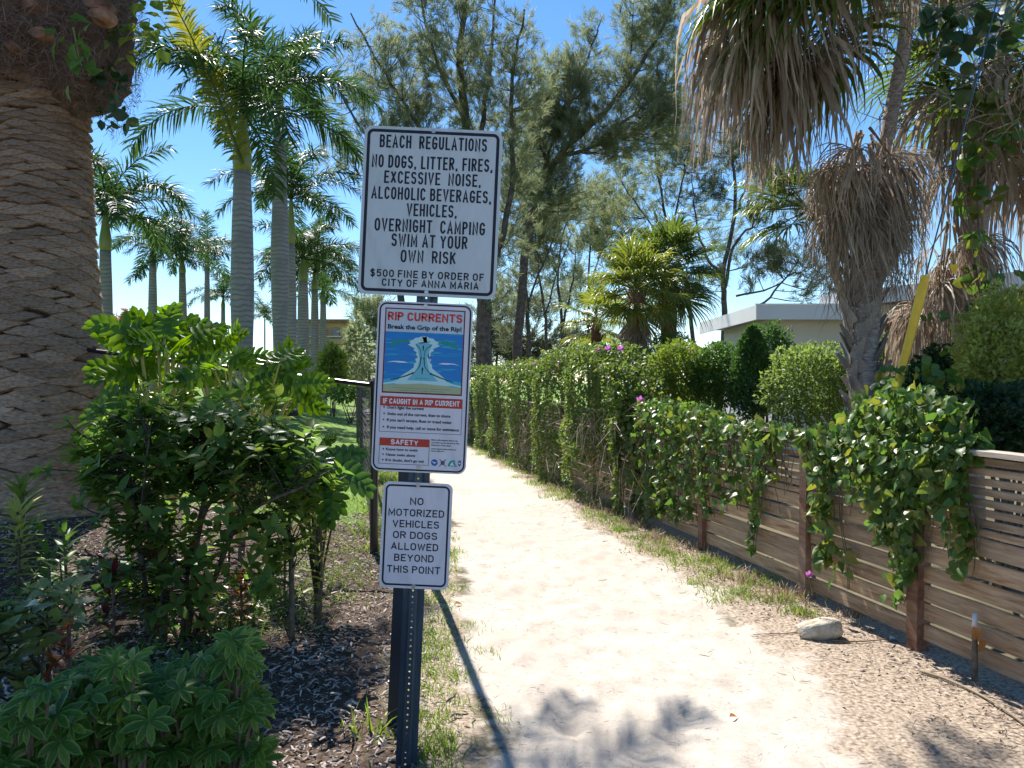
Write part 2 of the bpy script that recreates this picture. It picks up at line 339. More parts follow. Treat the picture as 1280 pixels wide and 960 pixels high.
def ground_mat():
    m, nt, out = new_mat('ground_cover')
    at = N(nt, 'ShaderNodeAttribute', attribute_name='mask'); sp = N(nt, 'ShaderNodeSeparateColor'); nt.links.new(at.outputs['Color'], sp.inputs[0])
    n1 = noise(nt, 1.3, 6); n2 = noise(nt, 45, 4); n3 = noise(nt, 9, 5, rough=.7); n4 = noise(nt, 160, 2)
    sand = ramp(nt, n3, [(.25, (.39,.335,.275)), (.5, (.51,.45,.38)), (.8, (.60,.54,.465))])
    speck = ramp(nt, n4, [(.60, (0,0,0)), (.70, (1,1,1))]); sand = mixc(nt, speck, sand, (.30,.24,.18))
    sand = mixc(nt, ramp(nt, noise(nt, .8, 6, rough=.7), [(.42, (0,0,0)), (.68, (.6,.6,.6))]), sand, (.40,.33,.265))
    lit = ramp(nt, n2, [(.33, (.14,.10,.07)), (.5, (.34,.265,.195)), (.7, (.50,.425,.34))])
    mul = ramp(nt, n2, [(.35, (.045,.03,.02)), (.6, (.12,.082,.058)), (.8, (.24,.18,.135))])
    law = ramp(nt, n3, [(.3, (.10,.17,.03)), (.6, (.16,.25,.04)), (.8, (.22,.29,.07))])
    dirt = ramp(nt, n1, [(.3, (.09,.08,.045)), (.7, (.19,.16,.10))])
    def brk(fac):   # break the mask edge up with noise
        a = N(nt, 'ShaderNodeMath', operation='ADD'); b = N(nt, 'ShaderNodeMath', operation='MULTIPLY_ADD'); b.inputs[1].default_value = .9; b.inputs[2].default_value = -.45
        nt.links.new(n3, b.inputs[0]); nt.links.new(fac, a.inputs[0]); nt.links.new(b.outputs[0], a.inputs[1])
        return ramp(nt, a.outputs[0], [(.35, (0,0,0)), (.65, (1,1,1))])
    c = mixc(nt, brk(sp.outputs[1]), dirt, mul)
    c = mixc(nt, brk(sp.outputs[2]), c, law)
    c = mixc(nt, brk(at.outputs['Alpha']), c, lit)
    c = mixc(nt, brk(sp.outputs[0]), c, sand)
    p = N(nt, 'ShaderNodeBsdfPrincipled'); p.inputs['Roughness'].default_value = .95; p.inputs['Specular IOR Level'].default_value = .15
    nt.links.new(c, p.inputs['Base Color'])
    b = N(nt, 'ShaderNodeBump'); b.inputs['Distance'].default_value = .004; ad = N(nt, 'ShaderNodeMath', operation='ADD')
    nt.links.new(n2, ad.inputs[0]); nt.links.new(n3, ad.inputs[1]); nt.links.new(ad.outputs[0], b.inputs['Height']); nt.links.new(b.outputs[0], p.inputs['Normal'])
    nt.links.new(p.outputs[0], out.inputs[0]); return m
M['ground'] = ground_mat()

# ------------------------------------------------------------------ terrain
FS = .213
def fence_x(y): return 2.6-FS*(np.asarray(y, float)-3.92)
_py = [-10, 2, 3.2, 4.2, 5, 6.4, 8.45, 12.6, 18.7, 30, 60]
_pr = [1.7, 1.5, 1.5, 1.62, 1.68, 1.5, 1.02, .28, -.95, -3.6, -10]
_ly = [-10, 2, 3.2, 5.5, 8, 10.8, 18.7, 30, 60]
_pl = [.1, -.05, -.14, -.40, -.62, -1.0, -2.5, -5.2, -12.5]
def p_right(y): return np.interp(y, _py, _pr)
def p_left(y): return np.interp(y, _ly, _pl)
def gz(x, y):
    x = np.asarray(x, float); y = np.asarray(y, float)
    z = .42*np.exp(-(((x+4.7)/2.4)**2+((y-7.6)/2.8)**2))
    z = z+.62*sstep(10, 26, y)*sstep(p_left(y)-.8, p_left(y)-4.5, x)
    z = z-.03*sstep(1.2, .2, np.abs(x-(p_left(y)+p_right(y))/2)/np.maximum(.3, (p_right(y)-p_left(y))/2))*sstep(80, 40, y)
    return z
def build_ground():
    xs = np.concatenate([-np.geomspace(3000, 9.3, 34), np.arange(-9, 5.5, .055), np.geomspace(5.8, 3000, 34)])
    ys = np.concatenate([[-300, -100, -40, -15, -6, -2, 0, 1], np.arange(1.6, 9, .055), np.arange(9, 20, .13), np.geomspace(20.4, 4000, 70)])
    X, Y = np.meshgrid(xs, ys, indexing='ij')
    Z = gz(X, Y)
    near = sstep(40, 12, Y)*sstep(12, 6, np.abs(X))
    jag = (fbm(X*2.2, Y*2.2, 4, 3)-.5)*.55
    dr = p_right(Y)-X+jag; dl = X-p_left(Y)+jag*.8
    sand = sstep(-.22, .28, np.minimum(dr, dl))*sstep(60, 40, Y)
    lawn = sstep(7.9, 8.5, Y)*sstep(-.7, -1.2, X-p_left(Y)+jag*.5)
    mulch = sstep(8.5, 7.9, Y)*sstep(-.22, -.5, X-p_left(Y)+jag)*sstep(12, 9, -X)
    lit = np.clip(sstep(-.2, .3, X-p_right(Y)+.35+jag)*sstep(.4, -.1, X-fence_x(Y)-.2), 0, 1)
    lit = np.maximum(lit, sstep(.35, .05, np.abs(X-p_left(Y)+.12))*.7*sstep(9, 8, Y))
    lawnfar = sstep(25, 50, Y); lawn = np.maximum(lawn, lawnfar*(1-sand)*.8)
    Z = Z+near*(.012*(fbm(X*2.2, Y*2.2, 3, 11)-.5)+.014*(fbm(X*13, Y*13, 3, 21)-.5))+near*mulch*.03*(fbm(X*9, Y*9, 3, 5)-.5)
    # footprints: shallow dents in the sand
    for k in range(260):
        fy = 2.3+abs(rng.normal(0, 4.5)); fx = rng.uniform(p_left(fy)+.15, p_right(fy)-.1)
        i0 = np.searchsorted(xs, [fx-.3, fx+.3]); j0 = np.searchsorted(ys, [fy-.3, fy+.3])
        sx = X[i0[0]:i0[1], j0[0]:j0[1]]-fx; sy = Y[i0[0]:i0[1], j0[0]:j0[1]]-fy
        r2 = (sx/.06)**2+(sy/.13)**2
        Z[i0[0]:i0[1], j0[0]:j0[1]] += .012*(-np.exp(-r2)+.55*np.exp(-((np.sqrt(r2)-1.6)**2)*4))
    nx, ny = X.shape
    V = np.stack([X, Y, Z], -1).reshape(-1, 3)
    i, j = np.meshgrid(np.arange(nx-1), np.arange(ny-1), indexing='ij')
    Q = np.stack([i*ny+j, (i+1)*ny+j, (i+1)*ny+j+1, i*ny+j+1], -1).reshape(-1, 4)
    msk = np.stack([sand, mulch, lawn, lit], -1).reshape(-1, 4)
    qm = msk[Q].mean(1)
    cls = np.zeros(len(Q), int)
    cls[qm[:, 3] > .5] = 4; cls[qm[:, 2] > .5] = 3; cls[qm[:, 1] > .5] = 2; cls[qm[:, 0] > .5] = 1
    for c, nm in enumerate(['ground', 'sand_path', 'mulch_bed', 'lawn', 'path_verge']):
        q = Q[cls == c]
        if not len(q): continue
        used, inv = np.unique(q, return_inverse=True)
        mb = MB(); mb.add(V[used], inv.reshape(-1, 4))
        o = mb.build(nm, M['ground'], smooth=True, kind='structure')
        a = o.data.color_attributes.new('mask', 'FLOAT_COLOR', 'POINT'); a.data.foreach_set('color', msk[used].ravel().astype(np.float32))
build_ground()

# ------------------------------------------------------------------ leaf templates (x = length, z = normal)
def leaf_T(L=1, W=.5, segs=3, fold=.15, curl=.2, tip=1., base=.6):
    t = np.linspace(0, 1, segs+1); hw = W/2*(np.sin(math.pi*np.clip(t, 0, 1)**base))**.75; hw[0] = W*.03; hw[-1] = W*.02
    z = -curl*L*t**2
    c = np.stack([t*L, 0*t, z], -1); l = np.stack([t*L, hw, z+fold*hw*2], -1); r = np.stack([t*L, -hw, z+fold*hw*2], -1)
    v = np.concatenate([c, l, r]); n = segs+1; i = np.arange(segs)
    f = np.concatenate([np.stack([i, i+1, n+i+1, n+i], -1), np.stack([i, 2*n+i, 2*n+i+1, i+1], -1)])
    rim = np.concatenate([np.zeros(n), np.ones(2*n)])
    return v, [f], rim
def blade_T(L=1, W=.03, bend=.4, segs=3):
    t = np.linspace(0, 1, segs+1); hw = W/2*(1-t)**.7+.0001
    x = L*bend*t**2; z = L*(t-bend*.4*t**2)
    a = np.stack([x, hw, z], -1); b = np.stack([x, -hw, z], -1); n = segs+1; i = np.arange(segs)
    return np.concatenate([a, b]), [np.stack([i, i+1, n+i+1, n+i], -1)], np.zeros(2*n)
def heart_T(s=1.):
    o = np.array([[0,0],[-.12,.2],[-.1,.38],[.1,.5],[.4,.42],[.75,.2],[1.05,0],[.75,-.2],[.4,-.42],[.1,-.5],[-.1,-.38],[-.12,-.2]])
    z = .22*np.abs(o[:, 1])-.18*o[:, 0]**2
    v = np.column_stack([o, z])*s; c = np.array([[.35*s, 0, -.02*s]]); v = np.vstack([v, c]); n = len(o)
    f = np.array([[i, (i+1) % n, n] for i in range(n)])
    return v, [f], np.append(np.ones(n), 0)
def strip(pts, side, hw, up=None, fold=0):
    """ribbon along pts with half widths hw"""
    pts = np.asarray(pts); n = len(pts); hw = np.asarray(hw)[:, None]; i = np.arange(n-1)
    if fold and up is not None:
        v = np.concatenate([pts+side*hw, pts-up*hw*fold, pts-side*hw])
        f = np.concatenate([np.stack([i, n+i, n+i+1, i+1], -1), np.stack([n+i, 2*n+i, 2*n+i+1, n+i+1], -1)])
        return v, [f], np.zeros(3*n)
    v = np.concatenate([pts+side*hw, pts-side*hw])
    return v, [np.stack([i, n+i, n+i+1, i+1], -1)], np.zeros(2*n)
DOWN = np.array([0, 0, -1.])
def pinnate(L=3.4, elev=50, droop=110, n=46, ll=.62, lw=.04, plum=.5, grav=.5, seed=0, petiole=.12):
    r = np.random.default_rng(seed); K = 16
    t = np.linspace(0, 1, K+1); ang = R(elev)-R(droop)*t**1.3
    st = np.stack([np.cos(ang), 0*ang+.0, np.sin(ang)], -1)*L/K
    c = np.vstack([[0, 0, 0], np.cumsum(st[:-1], 0)]); c[:, 1] += .06*L*(t**2)*r.normal()
    parts = []
    tb = MB(); tube(tb, c, np.interp(t, [0, .1, 1], [.05, .028, .006])*L/3.4, 4, cap=False)
    parts.append((tb.v[0], [tb.l[0].reshape(-1, 4)], tb.rim[0]))
    for k in range(n):
        tt = petiole+(1-petiole)*(k+.5)/n
        p = np.array([np.interp(tt, t, c[:, a]) for a in range(3)]); d = nrm(np.array([np.cos(np.interp(tt, t, ang)), 0, np.sin(np.interp(tt, t, ang))]))
        upv = np.cross(d, [0, -1., 0]); upv = upv if upv[2] > 0 else -upv
        len_ = ll*(.55+.75*math.sin(math.pi*min(1, .12+tt*.85))**.8)*r.uniform(.85, 1.1)
        for s in (-1, 1):
            e = r.normal(0, plum); fw = .45+.5*tt+r.normal(0, .1)
            dd = nrm(d*fw+np.array([0, s*1., 0])*math.cos(e)+upv*(math.sin(e)+.15))
            q = [p]; cur = dd
            for m_ in range(3):
                q.append(q[-1]+cur*len_/3); cur = nrm(cur*(1-grav*.45)+DOWN*grav*.45)
            side = nrm(np.cross(dd, nrm(upv+.3*r.normal(size=3))))
            parts.append(strip(np.array(q), side, np.array([.5, 1, .75, .05])*lw/2))
    return join_T(parts)
def fan(elev=30, L=.95, pet=.7, nseg=30, g=.6, dead=False, seed=0, spread=125, w=.03):
    r = np.random.default_rng(seed); e = R(elev)
    d = np.array([math.cos(e), 0, math.sin(e)]); s = np.array([0, 1., 0]); up = np.cross(d, s); up = up*np.sign(up[2]+1e-6) if abs(up[2]) > .05 else up
    parts = []; tb = MB()
    pp = np.array([[0, 0, 0], d*pet*.5+DOWN*.02*pet, d*pet+DOWN*.08*pet]); hub = pp[-1]
    tube(tb, pp, [.022, .014, .01], 4, cap=False); parts.append((tb.v[0], [tb.l[0].reshape(-1, 4)], tb.rim[0]))
    K = 6
    for k in range(nseg):
        a = R(spread)*(2*(k+.5)/nseg-1)*(1 if not dead else r.uniform(.5, 1)); a += r.normal(0, .02 if not dead else .12)
        len_ = L*(.72+.28*math.cos(a*.8))*r.uniform(.9, 1.05)
        dd = nrm(d*math.cos(a)+s*math.sin(a)+up*(.18*abs(math.sin(a))+r.normal(0, .04 if not dead else .2)))
        q = [hub]; cur = dd.copy(); W = [0.002]; da = 2*R(spread)/nseg
        for m_ in range(K):
            t = (m_+1)/K
            q.append(q[-1]+cur*len_/K)
            wgt = (g*t**2 if not dead else min(.93, .25+g*t))*(.8+.4*r.random())
            cur = nrm(cur*(1-wgt)+DOWN*wgt+r.normal(0, .02 if not dead else .09, 3))
            W.append(min(w*.62, t*len_*da*.52) if t < .5 else w*.62*max(.04, (1-t)/.55))
        side = nrm(np.cross(dd, up)); 
        if np.linalg.norm(np.cross(dd, up)) < .1: side = s
        if dead:
            W = np.array(W)*.75; side = nrm(side+r.normal(0, .5, 3))
        parts.append(strip(np.array(q), side, W, up, .5))
    return join_T(parts)
def instances(name, meshes, Ms, parent):
    for k, m_ in enumerate(Ms): place(name, meshes[k % len(meshes)], m_, parent)
def rz(pos, a, s=1., tilt=0):
    return np.array(Matrix.Translation(Vector(pos)) @ Matrix.Rotation(a, 4, 'Z') @ Matrix.Rotation(tilt, 4, 'X') @ Matrix.Scale(s, 4))

# ------------------------------------------------------------------ slatted fence
FD = nrm(np.array([-FS, 1, 0])); FN = np.array([FD[1], -FD[0], 0])*-1      # FN points to the path
FROT = math.atan2(FD[1], FD[0])
def FP(y, z, off=0):
    return np.array([float(fence_x(y)), y, z])+FN*off
fence = thing('slatted_fence', 'brown wooden fence of horizontal slats with square posts along the right of the path', 'fence', FP(6, 0))
post_y = [2.2, 3.45, 4.64, 5.76, 7.42, 9.07, 10.7, 12.3, 14, 15.7, 17.5, 19.3, 21.2, 23]
def slat_mesh(L, h, th, seed):
    r = np.random.default_rng(seed); n = 7; x = np.linspace(-L/2, L/2, n); wob = r.normal(0, .0012, n); wy = r.normal(0, .0015, n); v = []
    for i in range(n):
        for (a, b) in ((-1, -1), (-1, .8), (-.7, 1), (.7, 1), (1, .8), (1, -1)):
            v.append([x[i], a*th/2+wy[i], b*h/2+wob[i]])
    f = []
    for i in range(n-1):
        for k in range(6): f.append([i*6+k, (i+1)*6+k, (i+1)*6+(k+1) % 6, i*6+(k+1) % 6])
    mb = MB(); mb.add(np.array(v), f+[list(range(6)), list(range((n-1)*6, n*6))[::-1]]); return mb
def slat_rows():
    z = 1.195; rows = []
    for k in range(8): rows.append((z-.0225, .0395)); z -= .0555
    for k in range(6): rows.append((z-.051, .0965)); z -= .116
    return rows
ROWS = slat_rows(); cache = {}
pm = MB()
for k, y in enumerate(post_y):
    h = 1.2 if k != 3 else 1.215
    b = MB(); n = 5
    ax = .045; vv = []
    for zz in (-.1, .3, .7, h-.01, h):
        e = .92 if zz == h else 1
        for (a, c) in ((-1, -1), (1, -1), (1, 1), (-1, 1)): vv.append([a*ax*e+random.gauss(0, .0012), c*ax*e+random.gauss(0, .0012), zz])
    ff = [[i*4+j, i*4+(j+1) % 4, (i+1)*4+(j+1) % 4, (i+1)*4+j] for i in range(4) for j in range(4)]+[[16, 17, 18, 19]]
    b.add(np.array(vv), ff); me = b.mesh('fence_post', M['wood_post'])
    o = place('fence_post', me, rz(FP(y, float(gz(fence_x(y), y)), .012), FROT, 1, R(random.gauss(0, .6))), fence)
for k in range(len(post_y)-1):
    y0, y1 = post_y[k], post_y[k+1]
    L = (y1-y0)*math.sqrt(1+FS*FS)-.093
    for q, (z, h) in enumerate(ROWS):
        key = (round(L, 3), h)
        if key not in cache: cache[key] = [slat_mesh(L, h, .019, hash(key) % 1000+i).mesh('slat', M['wood']) for i in range(3)]
        ym = (y0+y1)/2
        Mx = np.array(Matrix.Translation(Vector(FP(ym, z+random.gauss(0, .0018)+.004*math.sin(k*2.1), .0)))
                      @ Matrix.Rotation(FROT, 4, 'Z') @ Matrix.Rotation(R(random.gauss(0, .12)), 4, 'Y') @ Matrix.Rotation(R(random.gauss(3, 1.4)), 4, 'X'))
        place('slat', cache[key][q % 3], Mx, fence)
    b = slat_mesh(L+.09, .03, .11, 900+k); me = b.mesh('top_rail', M['wood_cap'])
    place('top_rail', me, np.array(Matrix.Translation(Vector(FP((y0+y1)/2, 1.22, .01))) @ Matrix.Rotation(FROT, 4, 'Z')), fence)

b = MB()
for k in range(1, 7):
    for yy in (post_y[k]-.075, post_y[k]+.075):
        for q, (z, h) in enumerate(ROWS):
            for dz in ((0,) if h < .05 else (-.028, .028)):
                c = FP(yy+random.gauss(0, .006), z+dz+random.gauss(0, .003), .0115); a = np.arange(6)*math.pi/3
                b.add(c+np.outer(np.cos(a), FD)*.0034+np.outer(np.sin(a), [0, 0, 1.])*.0034, [list(range(6))])
b.build('nail_heads', M['ring'], fence, kind='stuff')
# ------------------------------------------------------------------ sign post and its three signs
SB = P(506, 962, 3.15); SB[2] = .0235
sign = bpy.data.objects.new('sign_post', None); COL.objects.link(sign)
sign.location = SB; sign.rotation_euler = (0, R(2.6), 0)
tag(sign, 'leaning dark steel channel post carrying three white beach rule signs beside the sand path', 'sign post')
th = R(2.6)
def UV(px, py):
    dx, dy = px-506, 962-py
    return ((dx*math.cos(th)-dy*math.sin(th))/307, (dx*math.sin(th)+dy*math.cos(th))/307)
def channel(mb, w, flange, depth, z0, z1, holes=True):
    prof = [(-w/2, depth), (-w/2+flange, depth), (-w/2+flange+.008, 0), (w/2-flange-.008, 0), (w/2-flange, depth), (w/2, depth)]
    t = .003
    for a, b in ((0, 1), (1, 2), (3, 4), (4, 5)):
        (x0, y0), (x1, y1) = prof[a], prof[b]
        v = np.array([[x0, y0, z0], [x1, y1, z0], [x1, y1, z1], [x0, y0, z1], [x0, y0+t, z0], [x1, y1+t, z0], [x1, y1+t, z1], [x0, y0+t, z1]])
        mb.add(v, np.array([[0,1,2,3],[5,4,7,6],[3,2,6,7],[1,0,4,5],[0,3,7,4],[2,1,5,6]]))
    hw = w/2-flange-.008; c = .0254; n = int((z1-z0)/c); r = .0042
    for k in range(n):
        zc = z0+(k+.5)*c; v = []
        for q in range(8):
            a = R(22.5+45*q); v.append([r*math.cos(a), 0, zc+r*math.sin(a)])
        for (x, z) in ((hw, .3), (.012, .5), (-.012, .5), (-hw, .3), (-hw, -.3), (-.012, -.5), (.012, -.5), (hw, -.3)): v.append([x, 0, zc+z*c])
        ff = [[q, 8+q, 8+(q+1) % 8, (q+1) % 8] for q in range(8)]
        # close the small triangles between cells
        v += [[hw, 0, zc+.5*c], [-hw, 0, zc+.5*c], [-hw, 0, zc-.5*c], [hw, 0, zc-.5*c]]
        ff += [[8, 16, 9], [10, 17, 11], [12, 18, 13], [14, 19, 15]]
        mb.add(np.array(v), ff)
b = MB(); channel(b, .088, .022, .032, -.3, 2.58); b.v = [v+np.array([0, .004, 0]) for v in b.v]; b.build('channel_post', M['chan'], sign, local=True)
def rrect(w, h, r, n=6):
    p = []
    for cx, cz, a0 in ((w/2-r, h/2-r, 0), (-w/2+r, h/2-r, 90), (-w/2+r, -h/2+r, 180), (w/2-r, -h/2+r, 270)):
        for k in range(n+1): a = R(a0+90*k/n); p.append((cx+r*math.cos(a), cz+r*math.sin(a)))
    return np.array(p)
def plate(name, c, w, h, r, th_, mat, parent, y):
    p = rrect(w, h, r); n = len(p); mb = MB()
    v = np.vstack([np.column_stack([p[:, 0]+c[0], np.full(n, y), p[:, 1]+c[1]]), np.column_stack([p[:, 0]+c[0], np.full(n, y+th_), p[:, 1]+c[1]])])
    ff = [list(range(n)), list(range(n, 2*n))[::-1]]+[[i, n+i, n+(i+1) % n, (i+1) % n] for i in range(n)]
    mb.add(v, ff, 0); return mb.build(name, mat, parent, local=True)
def ringp(name, c, w, h, r, t, mat, parent, y):
    a = rrect(w, h, r); b_ = rrect(w-2*t, h-2*t, max(.001, r-t)); n = len(a); mb = MB()
    v = np.vstack([np.column_stack([q[:, 0]+c[0], np.full(n, y), q[:, 1]+c[1]]) for q in (a, b_)])
    mb.add(v, [[i, (i+1) % n, n+(i+1) % n, n+i] for i in range(n)]); return mb.build(name, mat, parent, local=True)
def poly(name, pts, mat, parent, y):
    mb = MB(); pts = np.array(pts); mb.add(np.column_stack([pts[:, 0], np.full(len(pts), y), pts[:, 1]]), [list(range(len(pts)))]); return mb.build(name, mat, parent, local=True)
_ref = {}
def text(s, c, width, cap, mat, parent, y, bold=0, align='C', name='lettering', spacing=1.0):
    cu = bpy.data.curves.new('t', 'FONT'); cu.body = s; cu.size = 1; cu.offset = bold; cu.space_character = spacing; cu.resolution_u = 3; cu.fill_mode = 'FRONT'
    o = bpy.data.objects.new('t', cu); COL.objects.link(o)
    dg = bpy.context.evaluated_depsgraph_get(); me = bpy.data.meshes.new_from_object(o.evaluated_get(dg)); bpy.data.objects.remove(o)
    n = len(me.vertices); v = np.zeros(n*3); me.vertices.foreach_get('co', v); v = v.reshape(-1, 3)
    x0, x1 = v[:, 0].min(), v[:, 0].max(); CAP = .70; sx = width/(x1-x0); sz = cap/CAP
    X = (v[:, 0]-(x0+x1)/2)*sx+c[0]
    if align == 'L': X += width/2
    Z = (v[:, 1]-CAP/2)*sz+c[1]
    me.vertices.foreach_set('co', np.column_stack([X, np.full(n, y), Z]).ravel()); me.update()
    me.materials.clear(); me.materials.append(mat)
    return link(name, me, parent)
def arc(cx, cy, rx, ry, a0, a1, n=8):
    return [(cx+rx*math.cos(R(a0+(a1-a0)*k/n)), cy+ry*math.sin(R(a0+(a1-a0)*k/n))) for k in range(n+1)]
_C = arc(.5, .70, .5, .30, 12, 180)+arc(.5, .30, .5, .30, 180, 348)
_S = arc(.5, .76, .5, .24, 15, 250, 12)+arc(.5, .27, .5, .27, 70, -165, 12)
_O = arc(.5, .68, .5, .32, 0, 180)+arc(.5, .32, .5, .32, 180, 360)+[(1, .68)]
GL = {'A': (.95, [[(0, 0), (.5, 1), (1, 0)], [(.19, .30), (.81, .30)]]), 'B': (.85, [[(0, 0), (0, 1)]+arc(.55, .765, .40, .235, 90, -90)+[(0, .53)], [(.5, .53)]+arc(.55, .265, .45, .265, 90, -90)+[(0, 0)]]),
 'C': (.85, [_C]), 'D': (.85, [[(0, 0), (0, 1)]+arc(.4, .66, .6, .34, 90, 0)+arc(.4, .34, .6, .34, 0, -90)+[(0, 0)]]), 'E': (.75, [[(1, 0), (0, 0), (0, 1), (1, 1)], [(0, .52), (.82, .52)]]),
 'F': (.72, [[(0, 0), (0, 1), (1, 1)], [(0, .52), (.82, .52)]]), 'G': (.88, [_C+[(1, .46), (.58, .46)]]), 'H': (.85, [[(0, 0), (0, 1)], [(1, 0), (1, 1)], [(0, .52), (1, .52)]]), 'I': (0, [[(0, 0), (0, 1)]]),
 'K': (.88, [[(0, 0), (0, 1)], [(1, 1), (0, .36)], [(.36, .60), (1, 0)]]), 'L': (.72, [[(0, 1), (0, 0), (1, 0)]]), 'M': (1.08, [[(0, 0), (0, 1), (.5, .2), (1, 1), (1, 0)]]), 'N': (.88, [[(0, 0), (0, 1), (1, 0), (1, 1)]]),
 'O': (.88, [_O]), 'P': (.82, [[(0, 0), (0, 1)]+arc(.5, .75, .5, .25, 90, -90)+[(0, .5)]]), 'R': (.86, [[(0, 0), (0, 1)]+arc(.5, .75, .5, .25, 90, -90)+[(0, .5)], [(.5, .5), (1, 0)]]), 'S': (.85, [_S]),
 'T': (.85, [[(0, 1), (1, 1)], [(.5, 1), (.5, 0)]]), 'U': (.86, [[(0, 1)]+arc(.5, .3, .5, .3, 180, 360)+[(1, 1)]]), 'V': (.95, [[(0, 1), (.5, 0), (1, 1)]]), 'W': (1.3, [[(0, 1), (.25, 0), (.5, .9), (.75, 0), (1, 1)]]),
 'X': (.92, [[(0, 0), (1, 1)], [(0, 1), (1, 0)]]), 'Y': (.95, [[(0, 1), (.5, .45), (1, 1)], [(.5, .45), (.5, 0)]]), 'Z': (.85, [[(0, 1), (1, 1), (0, 0), (1, 0)]]),
 '$': (.8, [_S, [(.5, 1.12), (.5, -.12)]]), '5': (.8, [[(.95, 1), (.1, 1), (.05, .56)]+arc(.5, .32, .5, .32, 120, -160, 12)]), '0': (.8, [_O]), ',': (.10, [[(.6, .12), (.5, 0), (0, -.16)]])}
def caps(s_, c, width, cap, mat, parent, y, t=.15, name='lettering', gap=.26):
    """block capitals drawn as even strokes, fitted to a width"""
    tot = 0; runs = []; W0 = .55
    def layout(k):
        x = 0; out = []; wi = 0
        for ch in s_:
            if ch == ' ': x += .30*k+.16; wi += 1; continue
            w_ = GL[ch][0]*k; out.append((ch, x, w_, wi)); x += w_+t+gap*k*.8
        return x-gap*k*.8, out
    lo, hi = .1, 2.5
    for _ in range(40):
        k = (lo+hi)/2; tt, out = layout(k)
        if tt*cap > width: hi = k
        else: lo = k
    mbs = {}; q = 0
    for ch, x, w_, wi in out:
        mb = mbs.setdefault(wi, MB())
        for pl in GL[ch][1]:
            p = np.array([(x+t/2+a*w_, t/2+b*(1-t)) for a, b in pl])*cap
            keep = [0]+[i for i in range(1, len(p)) if np.linalg.norm(p[i]-p[i-1]) > 1e-6]; p = p[keep]
            d = np.diff(p, axis=0); d /= np.linalg.norm(d, axis=1)[:, None]; closed = np.linalg.norm(p[0]-p[-1]) < 1e-5
            L_, R_ = [], []
            for i in range(len(p)):
                d0 = d[i-1] if i > 0 else (d[-1] if closed else d[0]); d1 = d[i] if i < len(d) else (d[0] if closed else d[-1])
                n0 = np.array([-d0[1], d0[0]]); n1 = np.array([-d1[1], d1[0]]); m_ = n0+n1; m_ = m_/max(.25, np.linalg.norm(m_)); m_ = m_/max(.42, float(m_ @ n0)); h = t*cap/2
                e = np.zeros(2)
                if not closed and abs(d[0 if i == 0 else -1][0]) > .999 and ch in 'EFLZT' and 0: pass
                if not closed and i == 0 and ch not in ',': e = -d0*h*(.98 if abs(d0[0]) < .2 or abs(d0[1]) < .05 else .2)
                if not closed and i == len(p)-1 and ch not in ',': e = d1*h*(.98 if abs(d1[0]) < .2 or abs(d1[1]) < .05 else .2)
                L_.append(p[i]+m_*h+e); R_.append(p[i]-m_*h+e)
            a = np.array(L_+R_); n = len(L_); i = np.arange(n-1)
            v = np.column_stack([a[:, 0]-tt*cap/2+c[0], np.full(2*n, y-q*1e-6), a[:, 1]-cap/2+c[1]]); q += 1
            mb.add(v, np.stack([n+i, n+i+1, i+1, i], -1))
    for mb in mbs.values(): mb.build(name, mat, parent, local=True)
def bolt(c, parent, y=-.004):
    mb = MB(); n = 8
    for r, yy, h in ((.009, y+.0005, .0015), (.0055, y-.001, .004)):
        a = np.arange(n)*2*math.pi/n
        v = np.vstack([np.column_stack([c[0]+r*np.cos(a), np.full(n, yy-h), c[1]+r*np.sin(a)]), np.column_stack([c[0]+r*np.cos(a), np.full(n, yy), c[1]+r*np.sin(a)])])
        mb.add(v, [list(range(n))]+[[i, n+i, n+(i+1) % n, (i+1) % n] for i in range(n)])
    return mb.build('bolt', M['bolt'], parent, local=True)
ink = M['i_ink']
# sign 1
c1 = (0.001, 2.27); s1 = plate('rules_sign', c1, .562, .684, .032, .0025, M['sheet'], sign, -.0035)
s1['label'] = 'large top sign with ten lines of black beach regulations'
ringp('border', c1, .538, .660, .026, .0125, ink, s1, -.0042)
px = 1/307
for s, x, y, wd, cp, bo in (("BEACH  REGULATIONS", 542, 179.5, 134, 15, .015), ("NO DOGS, LITTER, FIRES,", 540.7, 204.5, 151, 15, .015), ("EXCESSIVE  NOISE,", 541, 224, 121, 14.5, .015),
        ("ALCOHOLIC BEVERAGES,", 539.5, 244, 150, 14.5, .015), ("VEHICLES,", 540, 263.7, 63, 14.5, .015), ("OVERNIGHT  CAMPING", 537.5, 283.7, 138, 15, .015),
        ("SWIM AT YOUR", 537, 302, 95, 15, .015), ("OWN  RISK", 535.5, 321.7, 69, 14.5, .015), ("$500 FINE BY ORDER OF", 534, 344, 142, 8.2, .03), ("CITY OF ANNA MARIA", 538, 355.5, 121, 8.2, .03)):
    caps(s, UV(x, y), wd*px, (cp+1.2)*px, ink, s1, -.0043, .145 if cp > 10 else .18, gap=.42 if cp > 10 else .42)
bolt((.0, 2.60), s1); bolt((0, 1.945), s1)
